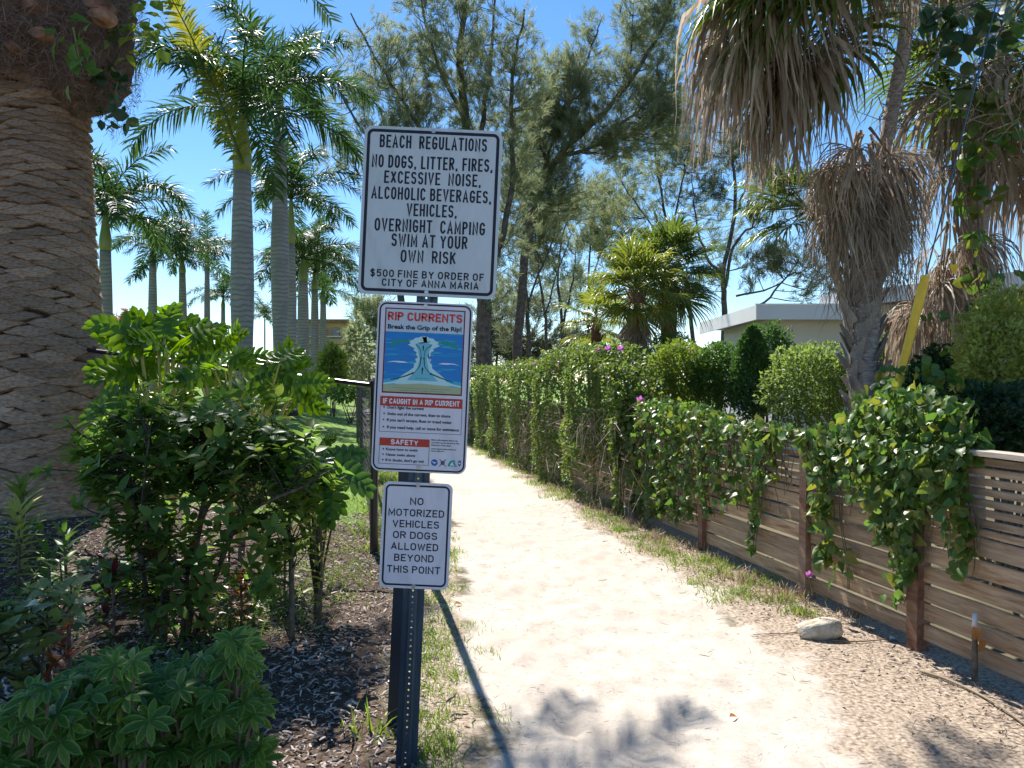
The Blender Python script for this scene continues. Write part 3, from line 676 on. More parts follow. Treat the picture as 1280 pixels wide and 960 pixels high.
# sign 2
c2 = (0, 1.557); s2 = plate('rip_current_sign', c2, .386, .692, .034, .0025, M['sheet_w'], sign, -.0035)
s2['label'] = 'middle sign about rip currents with a blue sea picture'
ringp('border', c2, .374, .680, .030, .0065, ink, s2, -.0041)
def U(cx, cy): return UV(440+cx/4, 365+cy/4)
def SK(a, b):    # a quad of the print given by its two corners on the sign
    return [(a[0], b[1]), (b[0], b[1]), (b[0], a[1]), (a[0], a[1])]
k0 = U(163, 75); k1 = U(560, 515)
fx0, fx1 = -.163, .163; fz1 = U(372, 84)[1]-.002; fz0 = U(355, 512)[1]
poly('picture_frame', SK((fx0, fz1), (fx1, fz0)), M['i_frame'], s2, -.0041)
poly('picture_header', SK((fx0+.005, fz1-.005), (fx1-.005, U(365, 205)[1])), M['i_head'], s2, -.0045)
zt = U(365, 205)[1]; zb = fz0+.006; X0, X1 = fx0+.005, fx1-.005
poly('sea', SK((X0, zt), (X1, zb)), M['i_sea'], s2, -.0045)
H_ = zt-zb
def G(u, v): return (X0+(X1-X0)*u, zt-H_*v)
rr = np.random.default_rng(5)
for q in range(46):    # streaks of lighter and darker water
    u0 = rr.uniform(-.1, .9); v0 = rr.uniform(0, .72); wd = rr.uniform(.1, .4); hh = rr.uniform(.006, .018)
    pts = [G(np.clip(u0+wd*t, 0, 1), v0+.012*math.sin(t*3+q)+hh*s_*math.sin(math.pi*t)) for s_, rng_ in ((1, (0, .25, .5, .75, 1)), (-1, (.75, .5, .25))) for t in rng_]
    poly('water_streak', pts, M['i_sea2'] if q % 3 else M['i_sea3'], s2, -.0047-.00001*q)
poly('shallows', [G(0, .80), G(.14, .77), G(.32, .70), G(.40, .58), G(.60, .58), G(.68, .70), G(.86, .77), G(1, .80), G(1, .93), G(0, .93)], M['i_sea3'], s2, -.0053)
for s_ in (0, 1):
    f_ = (lambda u: u) if s_ == 0 else (lambda u: 1-u)
    pts = [G(f_(.06), .24), G(f_(.10), .17), (G(f_(.2), .125)), G(f_(.32), .13), G(f_(.42), .15), G(f_(.42), .18), G(f_(.30), .165), G(f_(.2), .175), G(f_(.12), .22), G(f_(.08), .26)]
    poly('current_arc', pts, M['i_crescent'], s2, -.0054)
    pts = [G(f_(.03), .52), G(f_(.1), .492), G(f_(.18), .485), G(f_(.25), .488), G(f_(.31), .51), G(f_(.2), .515), G(f_(.12), .505)]
    poly('breaker', pts, M['i_foamw'], s2, -.0054)
    poly('breaker', [G(f_(0), .86), G(f_(.12), .83), G(f_(.3), .745), G(f_(.32), .76), G(f_(.14), .86), G(f_(0), .885)], M['i_foam'], s2, -.0054)
out_l = [(.20, .76), (.29, .68), (.35, .61), (.385, .52), (.40, .44), (.39, .36), (.36, .29), (.30, .21), (.32, .15), (.37, .11), (.44, .085), (.5, .08)]
pl_ = []
for (u, v) in out_l: pl_ += [(u+rr.uniform(-.012, .012), v), (u+.03+rr.uniform(-.01, .012), v-.025)]
pts = [G(.10, .86), G(.2, .80)]+[G(*q) for q in pl_]+[G(1-u, v) for u, v in pl_[::-1]]+[G(.8, .80), G(.9, .86), G(.5, .90)]
poly('rip_plume', pts, M['i_foam'], s2, -.0055)
poly('rip_plume_core', [G(.30, .80), G(.42, .62), G(.455, .44), (G(.43, .30)), (G(.39, .19)), G(.5, .15), G(.61, .19), G(.57, .30), G(.545, .44), G(.58, .62), G(.70, .80)], M['i_core'], s2, -.0057)
def arrow(pts, w0, head):
    p = bez([G(*q) for q in pts], 6); d = nrm(np.gradient(p, axis=0)); sd_ = np.column_stack([-d[:, 1], d[:, 0]])
    w0 *= 1.7; head *= 1.25; w_ = np.linspace(w0*.6, w0, len(p))[:, None]
    q = list(p+sd_*w_)+[tuple(p[-1]+sd_[-1]*head), tuple(p[-1]+d[-1]*head*2), tuple(p[-1]-sd_[-1]*head)]+list((p-sd_*w_)[::-1])
    poly('arrow', [tuple(a) for a in q], ink, s2, -.0058)
arrow([(.09, .80), (.25, .745), (.37, .68)], .0016, .004); arrow([(.40, .655), (.455, .56), (.47, .43)], .0012, .0035)
arrow([(.90, .80), (.75, .745), (.61, .68)], .0016, .004); arrow([(.58, .655), (.525, .56), (.51, .43)], .0012, .0035)
arrow([(.47, .40), (.455, .28), (.40, .20)], .0009, .001); arrow([(.51, .40), (.525, .28), (.60, .20)], .0009, .001)
arrow([(.492, .69), (.495, .61)], .0016, .004); arrow([(.492, .30), (.495, .24)], .0016, .0035)
poly('swimmer', [G(.42, .172), (G(.47, .160)), G(.53, .150), G(.58, .138), G(.575, .150), G(.52, .166), G(.46, .180)], ink, s2, -.0058)
text('escape', G(.33, .125), .022, .0026, M['i_foamw'], s2, -.0058); text('escape', G(.68, .13), .022, .0026, M['i_foamw'], s2, -.0058)
text('escape', G(.37, .37), .022, .0026, M['i_foamw'], s2, -.0058); text('escape', G(.6, .37), .022, .0026, M['i_foamw'], s2, -.0058)
text('rip current', G(.49, .755), .055, .0048, ink, s2, -.0058)
poly('beach', [G(0, .89), G(.2, .875), G(.5, .845), G(.8, .87), G(1, .89), G(1, 1), G(0, 1)], M['i_sandp'], s2, -.0056)
text('Rip currents are powerful currents of water moving away from shore.', G(.5, .93), .235, .0034, ink, s2, -.0058)
text('They can sweep even the strongest swimmer out to sea.', G(.5, .968), .185, .0034, ink, s2, -.0058)
caps('RIP CURRENTS', (0, U(371, 128)[1]), .303, .035, M['i_red'], s2, -.0058, .21, gap=.22)
text('Break the Grip of the Rip!', (0, U(368, 180)[1]), .300, .0175, ink, s2, -.0058, .03)
za = U(352, 528)[1]; zc = U(350, 576)[1]; zd = U(340, 706)[1]
ringp('box_outline', (0, (za+zd)/2), .335, za-zd, .001, .0016, ink, s2, -.0044)
poly('red_banner', SK((-.167, za), (.167, zc)), M['i_redbox'], s2, -.0047)
caps('IF CAUGHT IN A RIP CURRENT', (0, (za+zc)/2), .312, .0215, M['i_paper'], s2, -.0050, .19)
for (s, cy, cx0, wd) in (("Don't fight the current", 585, 178, 182), ("Swim out of the current, then to shore", 617, 178, 314), ("If you can't escape, float or tread water", 648, 175, 325), ("If you need help, call or wave for assistance", 684, 175, 360)):
    q = (U(cx0, cy)[0], U(350, cy-2)[1]); text(s, q, wd/4*px, .0115, ink, s2, -.0047, .028, 'L')
    u_ = q[0]-.014; poly('bullet', [(u_-.004, q[1]), (u_, q[1]-.004), (u_+.004, q[1]), (u_, q[1]+.004)], ink, s2, -.0047)
ze = U(260, 732)[1]; zf = U(260, 771)[1]; zg = U(255, 862)[1]; xa = -.163; xb = .041
ringp('box_outline', ((xa+xb)/2, (ze+zg)/2), xb-xa, ze-zg, .001, .0016, ink, s2, -.0044)
poly('red_banner', SK((xa, ze), (xb, zf)), M['i_redbox'], s2, -.0047)
caps('SAFETY', ((xa+xb)/2, (ze+zf)/2), .112, .0205, M['i_paper'], s2, -.0050, .2)
for s, cy, wd in (("Know how to swim", 788, 158), ("Never swim alone", 815, 147), ("If in doubt, don't go out", 842, 192)):
    z_ = U(255, cy)[1]; text(s, (xa+.028, z_), wd/4*px, .0105, ink, s2, -.0047, .028, 'L')
    poly('bullet', [(xa+.013, z_), (xa+.017, z_-.004), (xa+.021, z_), (xa+.017, z_+.004)], ink, s2, -.0047)
for s, cy, wd in (("More information about rip", 742, 145), ("currents can be found at the", 755, 155), ("following web sites:", 768, 110), ("www.ripcurrents.noaa.gov", 786, 140), ("www.usla.org", 797, 72)):
    text(s, (.048, U(470, cy)[1]), wd/4*px*.9, .0062, ink, s2, -.0047, .02, 'L')
zl = U(470, 855)[1]
def disc(name, c, r, mat, y, n=20, sx=1): return poly(name, [(c[0]+sx*r*math.cos(2*math.pi*k/n), c[1]+r*math.sin(2*math.pi*k/n)) for k in range(n)], mat, s2, y)
disc('round_emblem', (.064, zl), .0135, M['i_logo'], -.0047); poly('emblem_bird', [(.052, zl+.004), (.060, zl-.001), (.064, zl-.006), (.069, zl-.001), (.077, zl+.006), (.070, zl+.002), (.064, zl+.001), (.058, zl+.004)], M['i_paper'], s2, -.0050)
for a in (-1, 1): poly('crossed_oars', [(.083, zl-a*.014), (.0855, zl-a*.0155), (.112, zl+a*.0145), (.110, zl+a*.0160)], ink, s2, -.0047+.0001*a)
ringp('lifebuoy_emblem', (.098, zl), .016, .016, .0078, .003, ink, s2, -.0050)
poly('wave_emblem', [(.119, zl-.013), (.121, zl-.002), (.128, zl+.009), (.140, zl+.013), (.150, zl+.010), (.146, zl+.003), (.150, zl-.004), (.158, zl-.013)], M['i_logog'], s2, -.0047)
poly('wave_crest', [(.128, zl-.006), (.134, zl+.003), (.143, zl+.006), (.138, zl), (.142, zl-.006), (.150, zl-.009), (.128, zl-.0095)], M['i_paper'], s2, -.0050)
poly('small_emblem', [(.161, zl+.012), (.161, zl-.006), (.1665, zl-.012), (.172, zl-.006), (.172, zl+.012)], M['i_logo'], s2, -.0047); disc('emblem_dot', (.1665, zl+.001), .0035, M['i_paper'], -.0050, 10)
bolt((0, 1.888), s2); bolt((0, 1.232), s2)
# sign 3
c3 = (.002, .954); s3 = plate('no_vehicles_sign', c3, .283, .432, .026, .0025, M['sheet_w'], sign, -.0035)
s3['label'] = 'smallest sign at the bottom forbidding motorized vehicles and dogs'
ringp('border', c3, .262, .411, .022, .0075, ink, s3, -.0041)
def V3(cx, cy): return UV(440+cx/6, 590+cy/6)
for s, cx, cy, wd in (('NO', 487, 220, 100), ('MOTORIZED', 483, 307, 418), ('VEHICLES', 479, 391, 350), ('OR DOGS', 474, 475, 332), ('ALLOWED', 470, 560, 355), ('BEYOND', 465, 645, 297), ('THIS POINT', 462, 732, 400)):
    caps(s, V3(cx, cy), wd/6*px, 55/6*px, ink, s3, -.0042, .165, gap=.30)
bolt((.002, 1.160), s3); bolt((.002, .748), s3)

pb = P(491.5, 906, 3.62); pb[2] = 0
o = thing('square_post', 'black square steel post standing close behind the channel sign post', 'post', pb)
b = MB(); lean = math.tan(R(2.6)); hh = 1.86
v = []
for z, k in ((-.2, 1), (hh, 1), (hh+.012, .7)):
    for a, c in ((-1, -1), (1, -1), (1, 1), (-1, 1)): v.append([pb[0]+a*.0255*k+z*lean, pb[1]+c*.0255*k, z])
b.add(np.array(v), [[0,1,5,4],[1,2,6,5],[2,3,7,6],[3,0,4,7],[4,5,9,8],[5,6,10,9],[6,7,11,10],[7,4,8,11],[8,9,10,11]]); b.build('post_tube', M['chan_b'], o)
b = MB()
for z in (.42, .20): box(b, (pb[0]+z*lean-.026, pb[1]-.01, z), (.012, .02, .012))
b.build('rivet', M['bolt'], o)
pb = np.array([-.59, 6.0, 0]); o = thing('added_shadow_pole', 'tall slim black steel pole added out of sight behind the signs to cast the long thin shadow', 'pole', pb)  # added pole, guessed as the unseen caster of the thin shadow on the path
b = MB(); tube(b, [pb+[0, 0, -.2], pb+[-.07, 0, .6], pb+[-.43, 0, 3.55]], [.032, .03, .026], 10); b.build('pole_shaft', M['black'], o)
b = MB(); tube(b, [pb+[-.43, 0, 3.55], pb+[-.432, 0, 3.57], pb+[-.435, 0, 3.60]], [.03, .03, .006], 10); b.build('pole_cap', M['black'], o)

# ------------------------------------------------------------------ chain link fence
cl = thing('chain_link_fence', 'black vinyl chain link fence with top rail behind the planting bed', 'fence', (-1.25, 7.0, 0))
A = np.array([-1.25, 7.0]); B = np.array([-7.0, 7.9]); C_ = np.array([-4.1, 20.5])
def chain_run(p, q, h=1.5, start_post=True, sp=.0635, wr=.0021):
    L = np.linalg.norm(q-p); d = (q-p)/L; nw = int(L/sp); nz = int(h/sp)*2
    mb = MB(); T = None
    for k in range(nw):
        s0 = k*sp; z = np.linspace(.03, h, nz+1); u = s0+(np.arange(nz+1) % 2)*sp*1.02
        pts = np.column_stack([p[0]+d[0]*u, p[1]+d[1]*u, z+gz(p[0]+d[0]*u, p[1]+d[1]*u)])
        off = (np.arange(nz+1) % 2)*.004; pts[:, 0] += -d[1]*off; pts[:, 1] += d[0]*off
        tube(mb, pts, wr, 3, cap=False)
    mb.build('wire_mesh', M['black'], cl)
    mb = MB(); tube(mb, [[p[0], p[1], h+.02+gz(*p)], [(p[0]+q[0])/2, (p[1]+q[1])/2, h+.02+gz((p[0]+q[0])/2, (p[1]+q[1])/2)], [q[0], q[1], h+.02+gz(*q)]], .021, 8); mb.build('top_rail', M['black'], cl)
    np_ = max(1, int(round(L/(2.6 if start_post else 6))))
    for k in range(0 if start_post else 1, np_+1):
        c = p+d*L*k/np_; z0 = float(gz(*c)); r = .038 if (k == 0) else .026
        mb = MB(); tube(mb, [[c[0], c[1], z0-.2], [c[0], c[1], z0+h+.04]], r, 10); tube(mb, [[c[0], c[1], z0+h+.04], [c[0], c[1], z0+h+.06], [c[0], c[1], z0+h+.09]], [r*1.15, r*1.1, r*.3], 10)
        mb.build('fence_post', M['black'], cl, smooth=False)
chain_run(A, B); chain_run(A, C_, start_post=False, sp=.095, wr=.0011)

# ------------------------------------------------------------------ giant date palm at the left
DP = np.array([-4.62, 7.6, 0]); DP[2] = float(gz(DP[0], DP[1]))-.05
dp = thing('date_palm', 'massive date palm trunk with overlapping leaf scars filling the left edge', 'palm', DP)
def dr_(z):   # trunk radius by height above base
    return np.interp(z, [0, .25, .6, 1.1, 1.8, 2.6, 3.6, 4.2, 5], [.84, .75, .67, .58, .51, .45, .405, .39, .39])
ztop = 4.30
def dcx(z): return DP[0]+.02*z*0
b = MB(); zz = np.linspace(-.1, 5.6, 30); a = np.arange(40)*2*math.pi/40
v = np.array([[dcx(z)+math.cos(t)*(dr_(z)-.03), DP[1]+math.sin(t)*(dr_(z)-.03), DP[2]+z] for z in zz for t in a])
b.add(v, [[i*40+j, i*40+(j+1) % 40, (i+1)*40+(j+1) % 40, (i+1)*40+j] for i in range(29) for j in range(40)]); b.build('trunk_core', M['core'], dp, smooth=True)
# one scar: a wide lens, lower lip proud (x = out, y = along circumference, z = up), unit width 1, height 1
def scar_T(seed):
    r = np.random.default_rng(seed); n = 9; u = np.linspace(-1, 1, n); prof = np.maximum(0, 1-np.abs(u)**1.5)
    lo = -.52*prof**.8+r.normal(0, .045, n); hi = .40*prof**.9+r.normal(0, .05, n); mid = (lo+hi)/2
    cur = -.06*u**2
    rows = [np.stack([cur-.12, u*.5, lo-.02], -1), np.stack([cur+.10*prof+.015+r.normal(0, .012, n)*prof, u*.5, lo+.10*prof], -1), np.stack([cur+.085*prof+r.normal(0, .016, n)*prof, u*.5, mid+.08*prof], -1), np.stack([cur+.02*prof, u*.5, hi-.02], -1), np.stack([cur-.12, u*.5, hi+.04], -1)]
    v = np.concatenate(rows); f = [[k*n+i, k*n+i+1, (k+1)*n+i+1, (k+1)*n+i] for k in range(4) for i in range(n-1)]
    return v, [np.array(f)], np.zeros(len(v))
ST = [scar_T(k) for k in range(6)]; SM = [T_mesh('leaf_scar', t, M['scar'], False) for t in ST]
Ms = []; z = .02; row = 0
while z < ztop:
    r0 = float(dr_(z)); nn = 8; hgt = np.interp(z, [0, 1, 2.2, 3.2, 4.4], [.19, .165, .135, .095, .08]); 
    for k in range(nn):
        t = 2*math.pi*(k+.5*(row % 2)+.12*random.gauss(0, 1)*.6)/nn+row*.015
        tang = 2*math.pi*r0/nn*1.11*random.uniform(.88, 1.12); hz = hgt*random.uniform(.8, 1.18)
        ox = np.array([math.cos(t), math.sin(t), random.gauss(0, .05)]); oy = np.array([-math.sin(t), math.cos(t), random.gauss(0, .05)]); oz = np.array([0, 0, 1.])
        m_ = np.eye(4); m_[:3, 0] = ox*.41; m_[:3, 1] = oy*tang; m_[:3, 2] = oz*hz*1.03
        m_[:3, 3] = [dcx(z)+math.cos(t)*r0, DP[1]+math.sin(t)*r0, DP[2]+z+random.gauss(0, .008)]; Ms.append(m_)
    z += hgt*.50; row += 1
Ms = np.array(Ms)
face = (Ms[:, 1, 3] < DP[1]+.1)*1.+.001; xs_ = Ms[:, 0, 3]/Ms[:, 1, 3]*F+HX
scatter('leaf_scar', ST, SM, Ms, dp, M['scar'], 300, face*(xs_ > -15)*(Ms[:, 2, 3] < 4.6), False, 'leaf_scars_small')
# fibrous root skirt above the trunk
b = MB(); nu, nv = 56, 26; v = []
for i in range(nv):
    for j in range(nu):
        t = 2*math.pi*j/nu; q = i/(nv-1); z = 4.47+q*1.7
        r_ = np.interp(q, [0, .05, .14, .35, .7, 1], [.40, .58, .74, .82, .84, .8])
        low = .22*max(0, math.cos(t-.2))**1.5*(1-q)
        r_ += .10*(fbm(np.array(math.cos(t)*3+z*1.5), np.array(math.sin(t)*3+z*2), 4, 8)-.5)*2+.05*random.random()
        v.append([DP[0]+math.cos(t)*r_, DP[1]+math.sin(t)*r_, z-low*1.3+.10*math.sin(3*t)*(1-q)])
b.add(np.array(v), [[i*nu+j, i*nu+(j+1) % nu, (i+1)*nu+(j+1) % nu, (i+1)*nu+j] for i in range(nv-1) for j in range(nu)]); b.build('root_mass', M['datefib'], dp, smooth=False)
b = MB()
for k in range(5200):
    t = random.uniform(math.pi*.9, math.pi*2.15); q = random.random()**1.1; r_ = np.interp(q, [0, .1, .35, 1], [.60, .76, .86, .86])+random.uniform(-.02, .07)
    z = 4.45+q*1.6-.36*max(0, math.cos(t-.2))**1.5*(1-q)
    p0 = np.array([DP[0]+math.cos(t)*r_, DP[1]+math.sin(t)*r_, z])
    tn = np.array([-math.sin(t), math.cos(t), 0]); dr = nrm(tn*random.gauss(0, 1)+np.array([0, 0, random.gauss(-.3, .7)])); L = random.uniform(.06, .22)
    q1 = p0+dr*L*.5+np.array([math.cos(t), math.sin(t), 0])*random.uniform(0, .03)+np.random.default_rng(k).normal(0, .012, 3); q2 = p0+dr*L+np.array([0, 0, -random.uniform(0, .05)])
    T = strip(np.array([p0, q1, q2]), nrm(np.cross(dr, [math.cos(t), math.sin(t), 0])+1e-5), np.array([.0028, .0028, .001]))
    b.add(T[0], T[1])
b.build('root_fibre', M['fibre'], dp, kind='stuff')
for (x_, y_, s_) in ((47, 40, .10), (122, 16, .12), (118, 2, .13), (35, 2, .14), (12, 55, .07)):
    q = P(x_, y_, 6.82); b = MB(); a = np.linspace(0, 2*math.pi, 11)[:-1]
    vv = [[q[0]+s_*.8*math.cos(t)*random.uniform(.8, 1.1), q[1]-.03+.04*random.random(), q[2]+s_*.55*math.sin(t)*random.uniform(.8, 1.1)] for t in a]+[[q[0]+s_*.9*math.cos(t), q[1]+.16, q[2]+s_*.6*math.sin(t)] for t in a]
    b.add(np.array(vv), [list(range(10))]+[[i, (i+1) % 10, 10+(i+1) % 10, 10+i] for i in range(10)]); b.build('cut_stub', M['boot_r'], dp)
date_f = [T_mesh('frond', pinnate(4.6, e, d, 60, .42, .045, .35, .25, k+30), M['date']) for k, (e, d) in enumerate(((62, 80), (42, 75), (24, 60), (75, 85)))]
top = DP+np.array([0, 0, 6.2])
for k in range(48):
    az = k*2.39996; lvl = k/48
    idx = 3 if lvl > .8 else (0 if lvl > .5 else (1 if lvl > .22 else 2))
    place('frond', date_f[idx], rz(top+np.array([math.cos(az)*.3, math.sin(az)*.3, lvl*.7]), az, random.uniform(.70, .84)), dp)
for az, k, s_ in ((23, 1, .98), (20, 1, 1.15), (28, 1, 1.12), (10, 0, 1.0), (-8, 1, .9)): place('frond', date_f[k], rz(top+np.array([.2, 0, .4]), R(az), s_), dp)
# seedling leaves growing from the root mass
L5 = [leaf_T(1, .8, 3, .1, .15, base=.8), leaf_T(1, .65, 3, .15, .25, base=.7)]
def leafy_sprig(name, label, cat, pts_px, Y, n_per, size, mat, spread=.12, group=None, stem=True, stemmat='greenstem', up=.3):
    Q = [P(x, y, Y+dy) for x, y, dy in pts_px]
    o = thing(name, label, cat, Q[0], group); Ms = []
    if stem:
        b = MB(); tube(b, bez(Q, 5), np.linspace(.008, .003, (len(Q)-1)*5+1), 5); b.build('stem', M[stemmat], o)
    for q in Q:
        pos = q+rng.normal(0, spread, (n_per, 3)); d = nrm(rng.normal(0, 1, (n_per, 3))+[0, 0, -.2]); nn_ = nrm(rng.normal(0, .5, (n_per, 3))+[0, -.7, up+.4])
        Ms.append(frames(pos, d, nn_, size*rng.uniform(.7, 1.15, n_per)))
    Ms = np.concatenate(Ms); mm = [T_mesh('leaf', t, mat) for t in L5]
    scatter('leaf', L5, mm, Ms, o, mat, 300); return o
leafy_sprig('seedling_vine', 'green seedling with broad leaves rooted on the face of the date palm root mass', 'plant', [(92, 35, 0), (96, 55, -.02), (100, 75, 0), (105, 90, 0)], 6.65, 6, .15, M['bush_g'], .09)
leafy_sprig('seedling_vine', 'lobed leafy seedling sticking out from the right edge of the root mass', 'plant', [(148, 60, 0), (160, 45, 0), (172, 30, 0), (188, 25, 0), (170, 52, 0)], 7.4, 9, .14, M['bush_y'], .1)
leafy_sprig('seedling_vine', 'dark leafy seedling under the lower right corner of the root mass', 'plant', [(140, 85, 0), (148, 100, 0), (138, 138, 0), (150, 142, 0)], 7.3, 8, .14, M['bush_d'], .09)

# ------------------------------------------------------------------ royal palms
roy = {}
for k, (e, d) in enumerate(((80, 70), (60, 95), (40, 95), (20, 80), (0, 60), (-30, 45))):
    roy[k] = [T_mesh('frond', pinnate(3.6, e, d, 78, .66, .055, .6, .55, 50+k*3+j), M['royal']) for j in range(2)]
roy_y = T_mesh('frond', pinnate(4.2, 86, 42, 100, .42, .05, .3, .5, 99, petiole=.02), M['royal_yellow'])
def royal(px, Y, py_top, wpx, shaft=1.5, nf=15, scale=1., label='', bulge=.25, lean=0, rot=0., py_base=None, fr=None):
    x = (px-HX)/F*Y; z0 = float(gz(x, Y)); zt = EYE+(HY-py_top)/F*Y; H = zt-z0; r = wpx/2/F*Y
    base = np.array([x, Y, z0]); o = thing('royal_palm', label, 'palm', base, 'royal palms on the lawn beyond the chain link fence')
    b = MB(); t = np.linspace(0, 1, 22)
    rad = r*(1+bulge*np.exp(-((t-.55)/.22)**2)+.55*np.exp(-t*H/.35)); rad = rad*np.interp(t, [0, .8, 1], [1, 1, .86])
    pts = np.column_stack([x+lean*(t-1)*H, np.full(22, Y), z0-.1+t*(H+.1)]); tube(b, pts, rad, 14); b.build('trunk', M['royal_trunk'], o, smooth=True)
    b = MB(); t = np.linspace(0, 1, 8); sh = shaft*scale
    tube(b, np.column_stack([x+0*t, np.full(8, Y), zt-.02+t*sh]), r*np.array([.84, .98, .96, .84, .7, .56, .44, .3]), 12); b.build('crownshaft', M['shaft'], o, smooth=True)
    tp = np.array([x, Y, zt+sh*.92])
    for k in range(nf):
        q = k/nf; az = k*2.39996+rot; lvl = 0 if q < .12 else 1 if q < .34 else 2 if q < .6 else 3 if q < .82 else 4
        place('frond', roy[lvl][k % 2], rz(tp, az, scale*random.uniform(.88, 1.08), random.uniform(-.1, .1)), o)
    b = MB(); tube(b, np.array([tp, tp+[.03, 0, 1.1*scale], tp+[.1, 0, 1.9*scale]]), [.05, .03, .005], 5); b.build('spear_leaf', M['shaft'], o)
    return o, tp
pA, tA = royal(303, 20, 215, 24, 1.7, 12, .95, 'thickest royal palm with bulging banded trunk, just right of the date palm group', .18, rot=.3)
q = P(250, -60, 19.2)
place('frond', roy_y, np.array(Matrix.Translation(Vector(P(303, 205, 19.3))) @ Matrix.Rotation(R(-17), 4, 'Y') @ Matrix.Rotation(R(-98), 4, 'Z') @ Matrix.Scale(1.1, 4)), pA)
place('frond', roy[4][0], rz(P(240, -20, 19.0), R(200), .8), pA)
place('frond', roy[3][1], rz(P(290, 75, 19.6), R(185), .9), pA)
royal(350, 25, 166, 15.5, 1.5, 14, .98, 'tallest slender royal palm whose crown tops the group left of the signs', .45, rot=1.1)
royal(364, 30, 305, 11, 2.0, 14, .95, 'royal palm with pale green crownshaft just behind the tallest one', .2, rot=2.)
royal(379, 36, 352, 13, 1.2, 14, .95, 'royal palm with stout grey trunk, third from the signs', .1, rot=.7)
royal(393.5, 40, 362, 9, 1.1, 12, .85, 'slender royal palm with short crown, second from the signs', .1, rot=2.7)
royal(404, 46, 378, 8, 1.0, 12, .85, 'royal palm nearest the signs on their left with ragged low crown', .1, rot=1.5)
royal(132, 24, 313, 15, 1.3, 14, .92, 'royal palm beside the date palm trunk with broad arching fronds', .15, rot=.2)
royal(191, 36, 328, 9.5, 1.0, 12, .78, 'royal palm second from the date palm with bottle shaped trunk top', .2, rot=.9)
royal(228, 38, 342, 9, 1.0, 12, .78, 'leaning royal palm in the middle of the left group', .15, lean=-.012, rot=1.9)
royal(259, 46, 335, 6.5, 1.0, 11, .78, 'thin royal palm with sparse fronds left of the thickest trunk', .15, rot=2.6)
royal(279, 54, 385, 5.5, 1.0, 11, .8, 'small distant royal palm touching the left side of the thickest trunk', .1, rot=.4)
royal(331, 95, 402, 2, .8, 13, .9, 'tiny far palm on a hair thin trunk between the big trunks', .0, rot=.1)
# black mulch ring round the tallest palm
x, y = (348-HX)/F*25, 25; b = MB(); a = np.linspace(0, 2*math.pi, 25)
tube(b, [[x+.52*math.cos(t), y+.52*math.sin(t), float(gz(x, y))+.12] for t in a], .13, 6, cap=False)
tag(b.build('edging_ring', M['ring'], smooth=True), 'black rubber edging ring round the foot of the tallest royal palm', 'edging')

# ------------------------------------------------------------------ fan palms
fan_g = [(e, T_mesh('frond', fan(e, .95, .65, 34, .75, False, k, w=.038), M['fan'])) for k, e in enumerate((75, 50, 25, 0, -25, -50))]
fan_y = [(e, T_mesh('frond', fan(e, .78, .5, 30, .85, False, k+20, w=.036), M['fan_y'])) for k, e in enumerate((75, 50, 25, 0, -25, -55))]
fan_d = [(e, T_mesh('dead_frond', fan(e, 1.05, .45, 30, .8, True, k+40, w=.03), M['fan_dead'])) for k, e in enumerate((20, -10, -35, -55, -70, -80))]
fan_big = [(e, T_mesh('frond', fan(e, 1.35, .9, 40, .7, False, k+60, w=.05), M['fan'])) for k, e in enumerate((40, 10, -15, -35, -60))]
fan_bd = [(e, T_mesh('dead_frond', fan(e, 1.3, .8, 34, .85, True, k+80, w=.042), M['fan_dead'])) for k, e in enumerate((25, 0, -20, -45, -65))]
def boots(o, base, H, r, n, mat, L=.26, W=.11):
    """criss-cross leaf bases: each a flat tapering stub leaning outwards"""
    T = (np.array([[0,-.5,0],[0,.5,0],[.12,-.5,0],[.12,.5,0],[.55,-.32,.16],[.55,.32,.16],[.62,-.30,.10],[.62,.30,.10],[1,-.16,.30],[1,.16,.30],[1,-.14,.22],[1,.14,.22]]) , [np.array([[0,1,5,4],[4,5,9,8],[2,6,7,3],[6,10,11,7],[8,9,11,10],[0,4,6,2],[4,8,10,6],[1,3,7,5],[5,7,11,9]])], np.zeros(12))
    me = T_mesh('leaf_boot', T, mat, False)
    for k in range(n):
        z = H*(k+.5)/n; t = k*2.39996
        out = np.array([math.cos(t), math.sin(t), 0]); sd_ = np.array([-math.sin(t), math.cos(t), 0]); sk = .55*(1 if k % 2 else -1)
        d = nrm(np.array([0, 0, 1.])+out*.34+sd_*sk*random.uniform(.7, 1.2)); w_ = nrm(np.cross(out, d)); nn_ = np.cross(d, w_)
        m_ = np.eye(4); m_[:3, 0] = d*L*random.uniform(.85, 1.15); m_[:3, 1] = w_*W; m_[:3, 2] = out*L*.5; m_[:3, 3] = base+np.array([0, 0, z])+out*r*.93
        place('leaf_boot', me, m_, o)
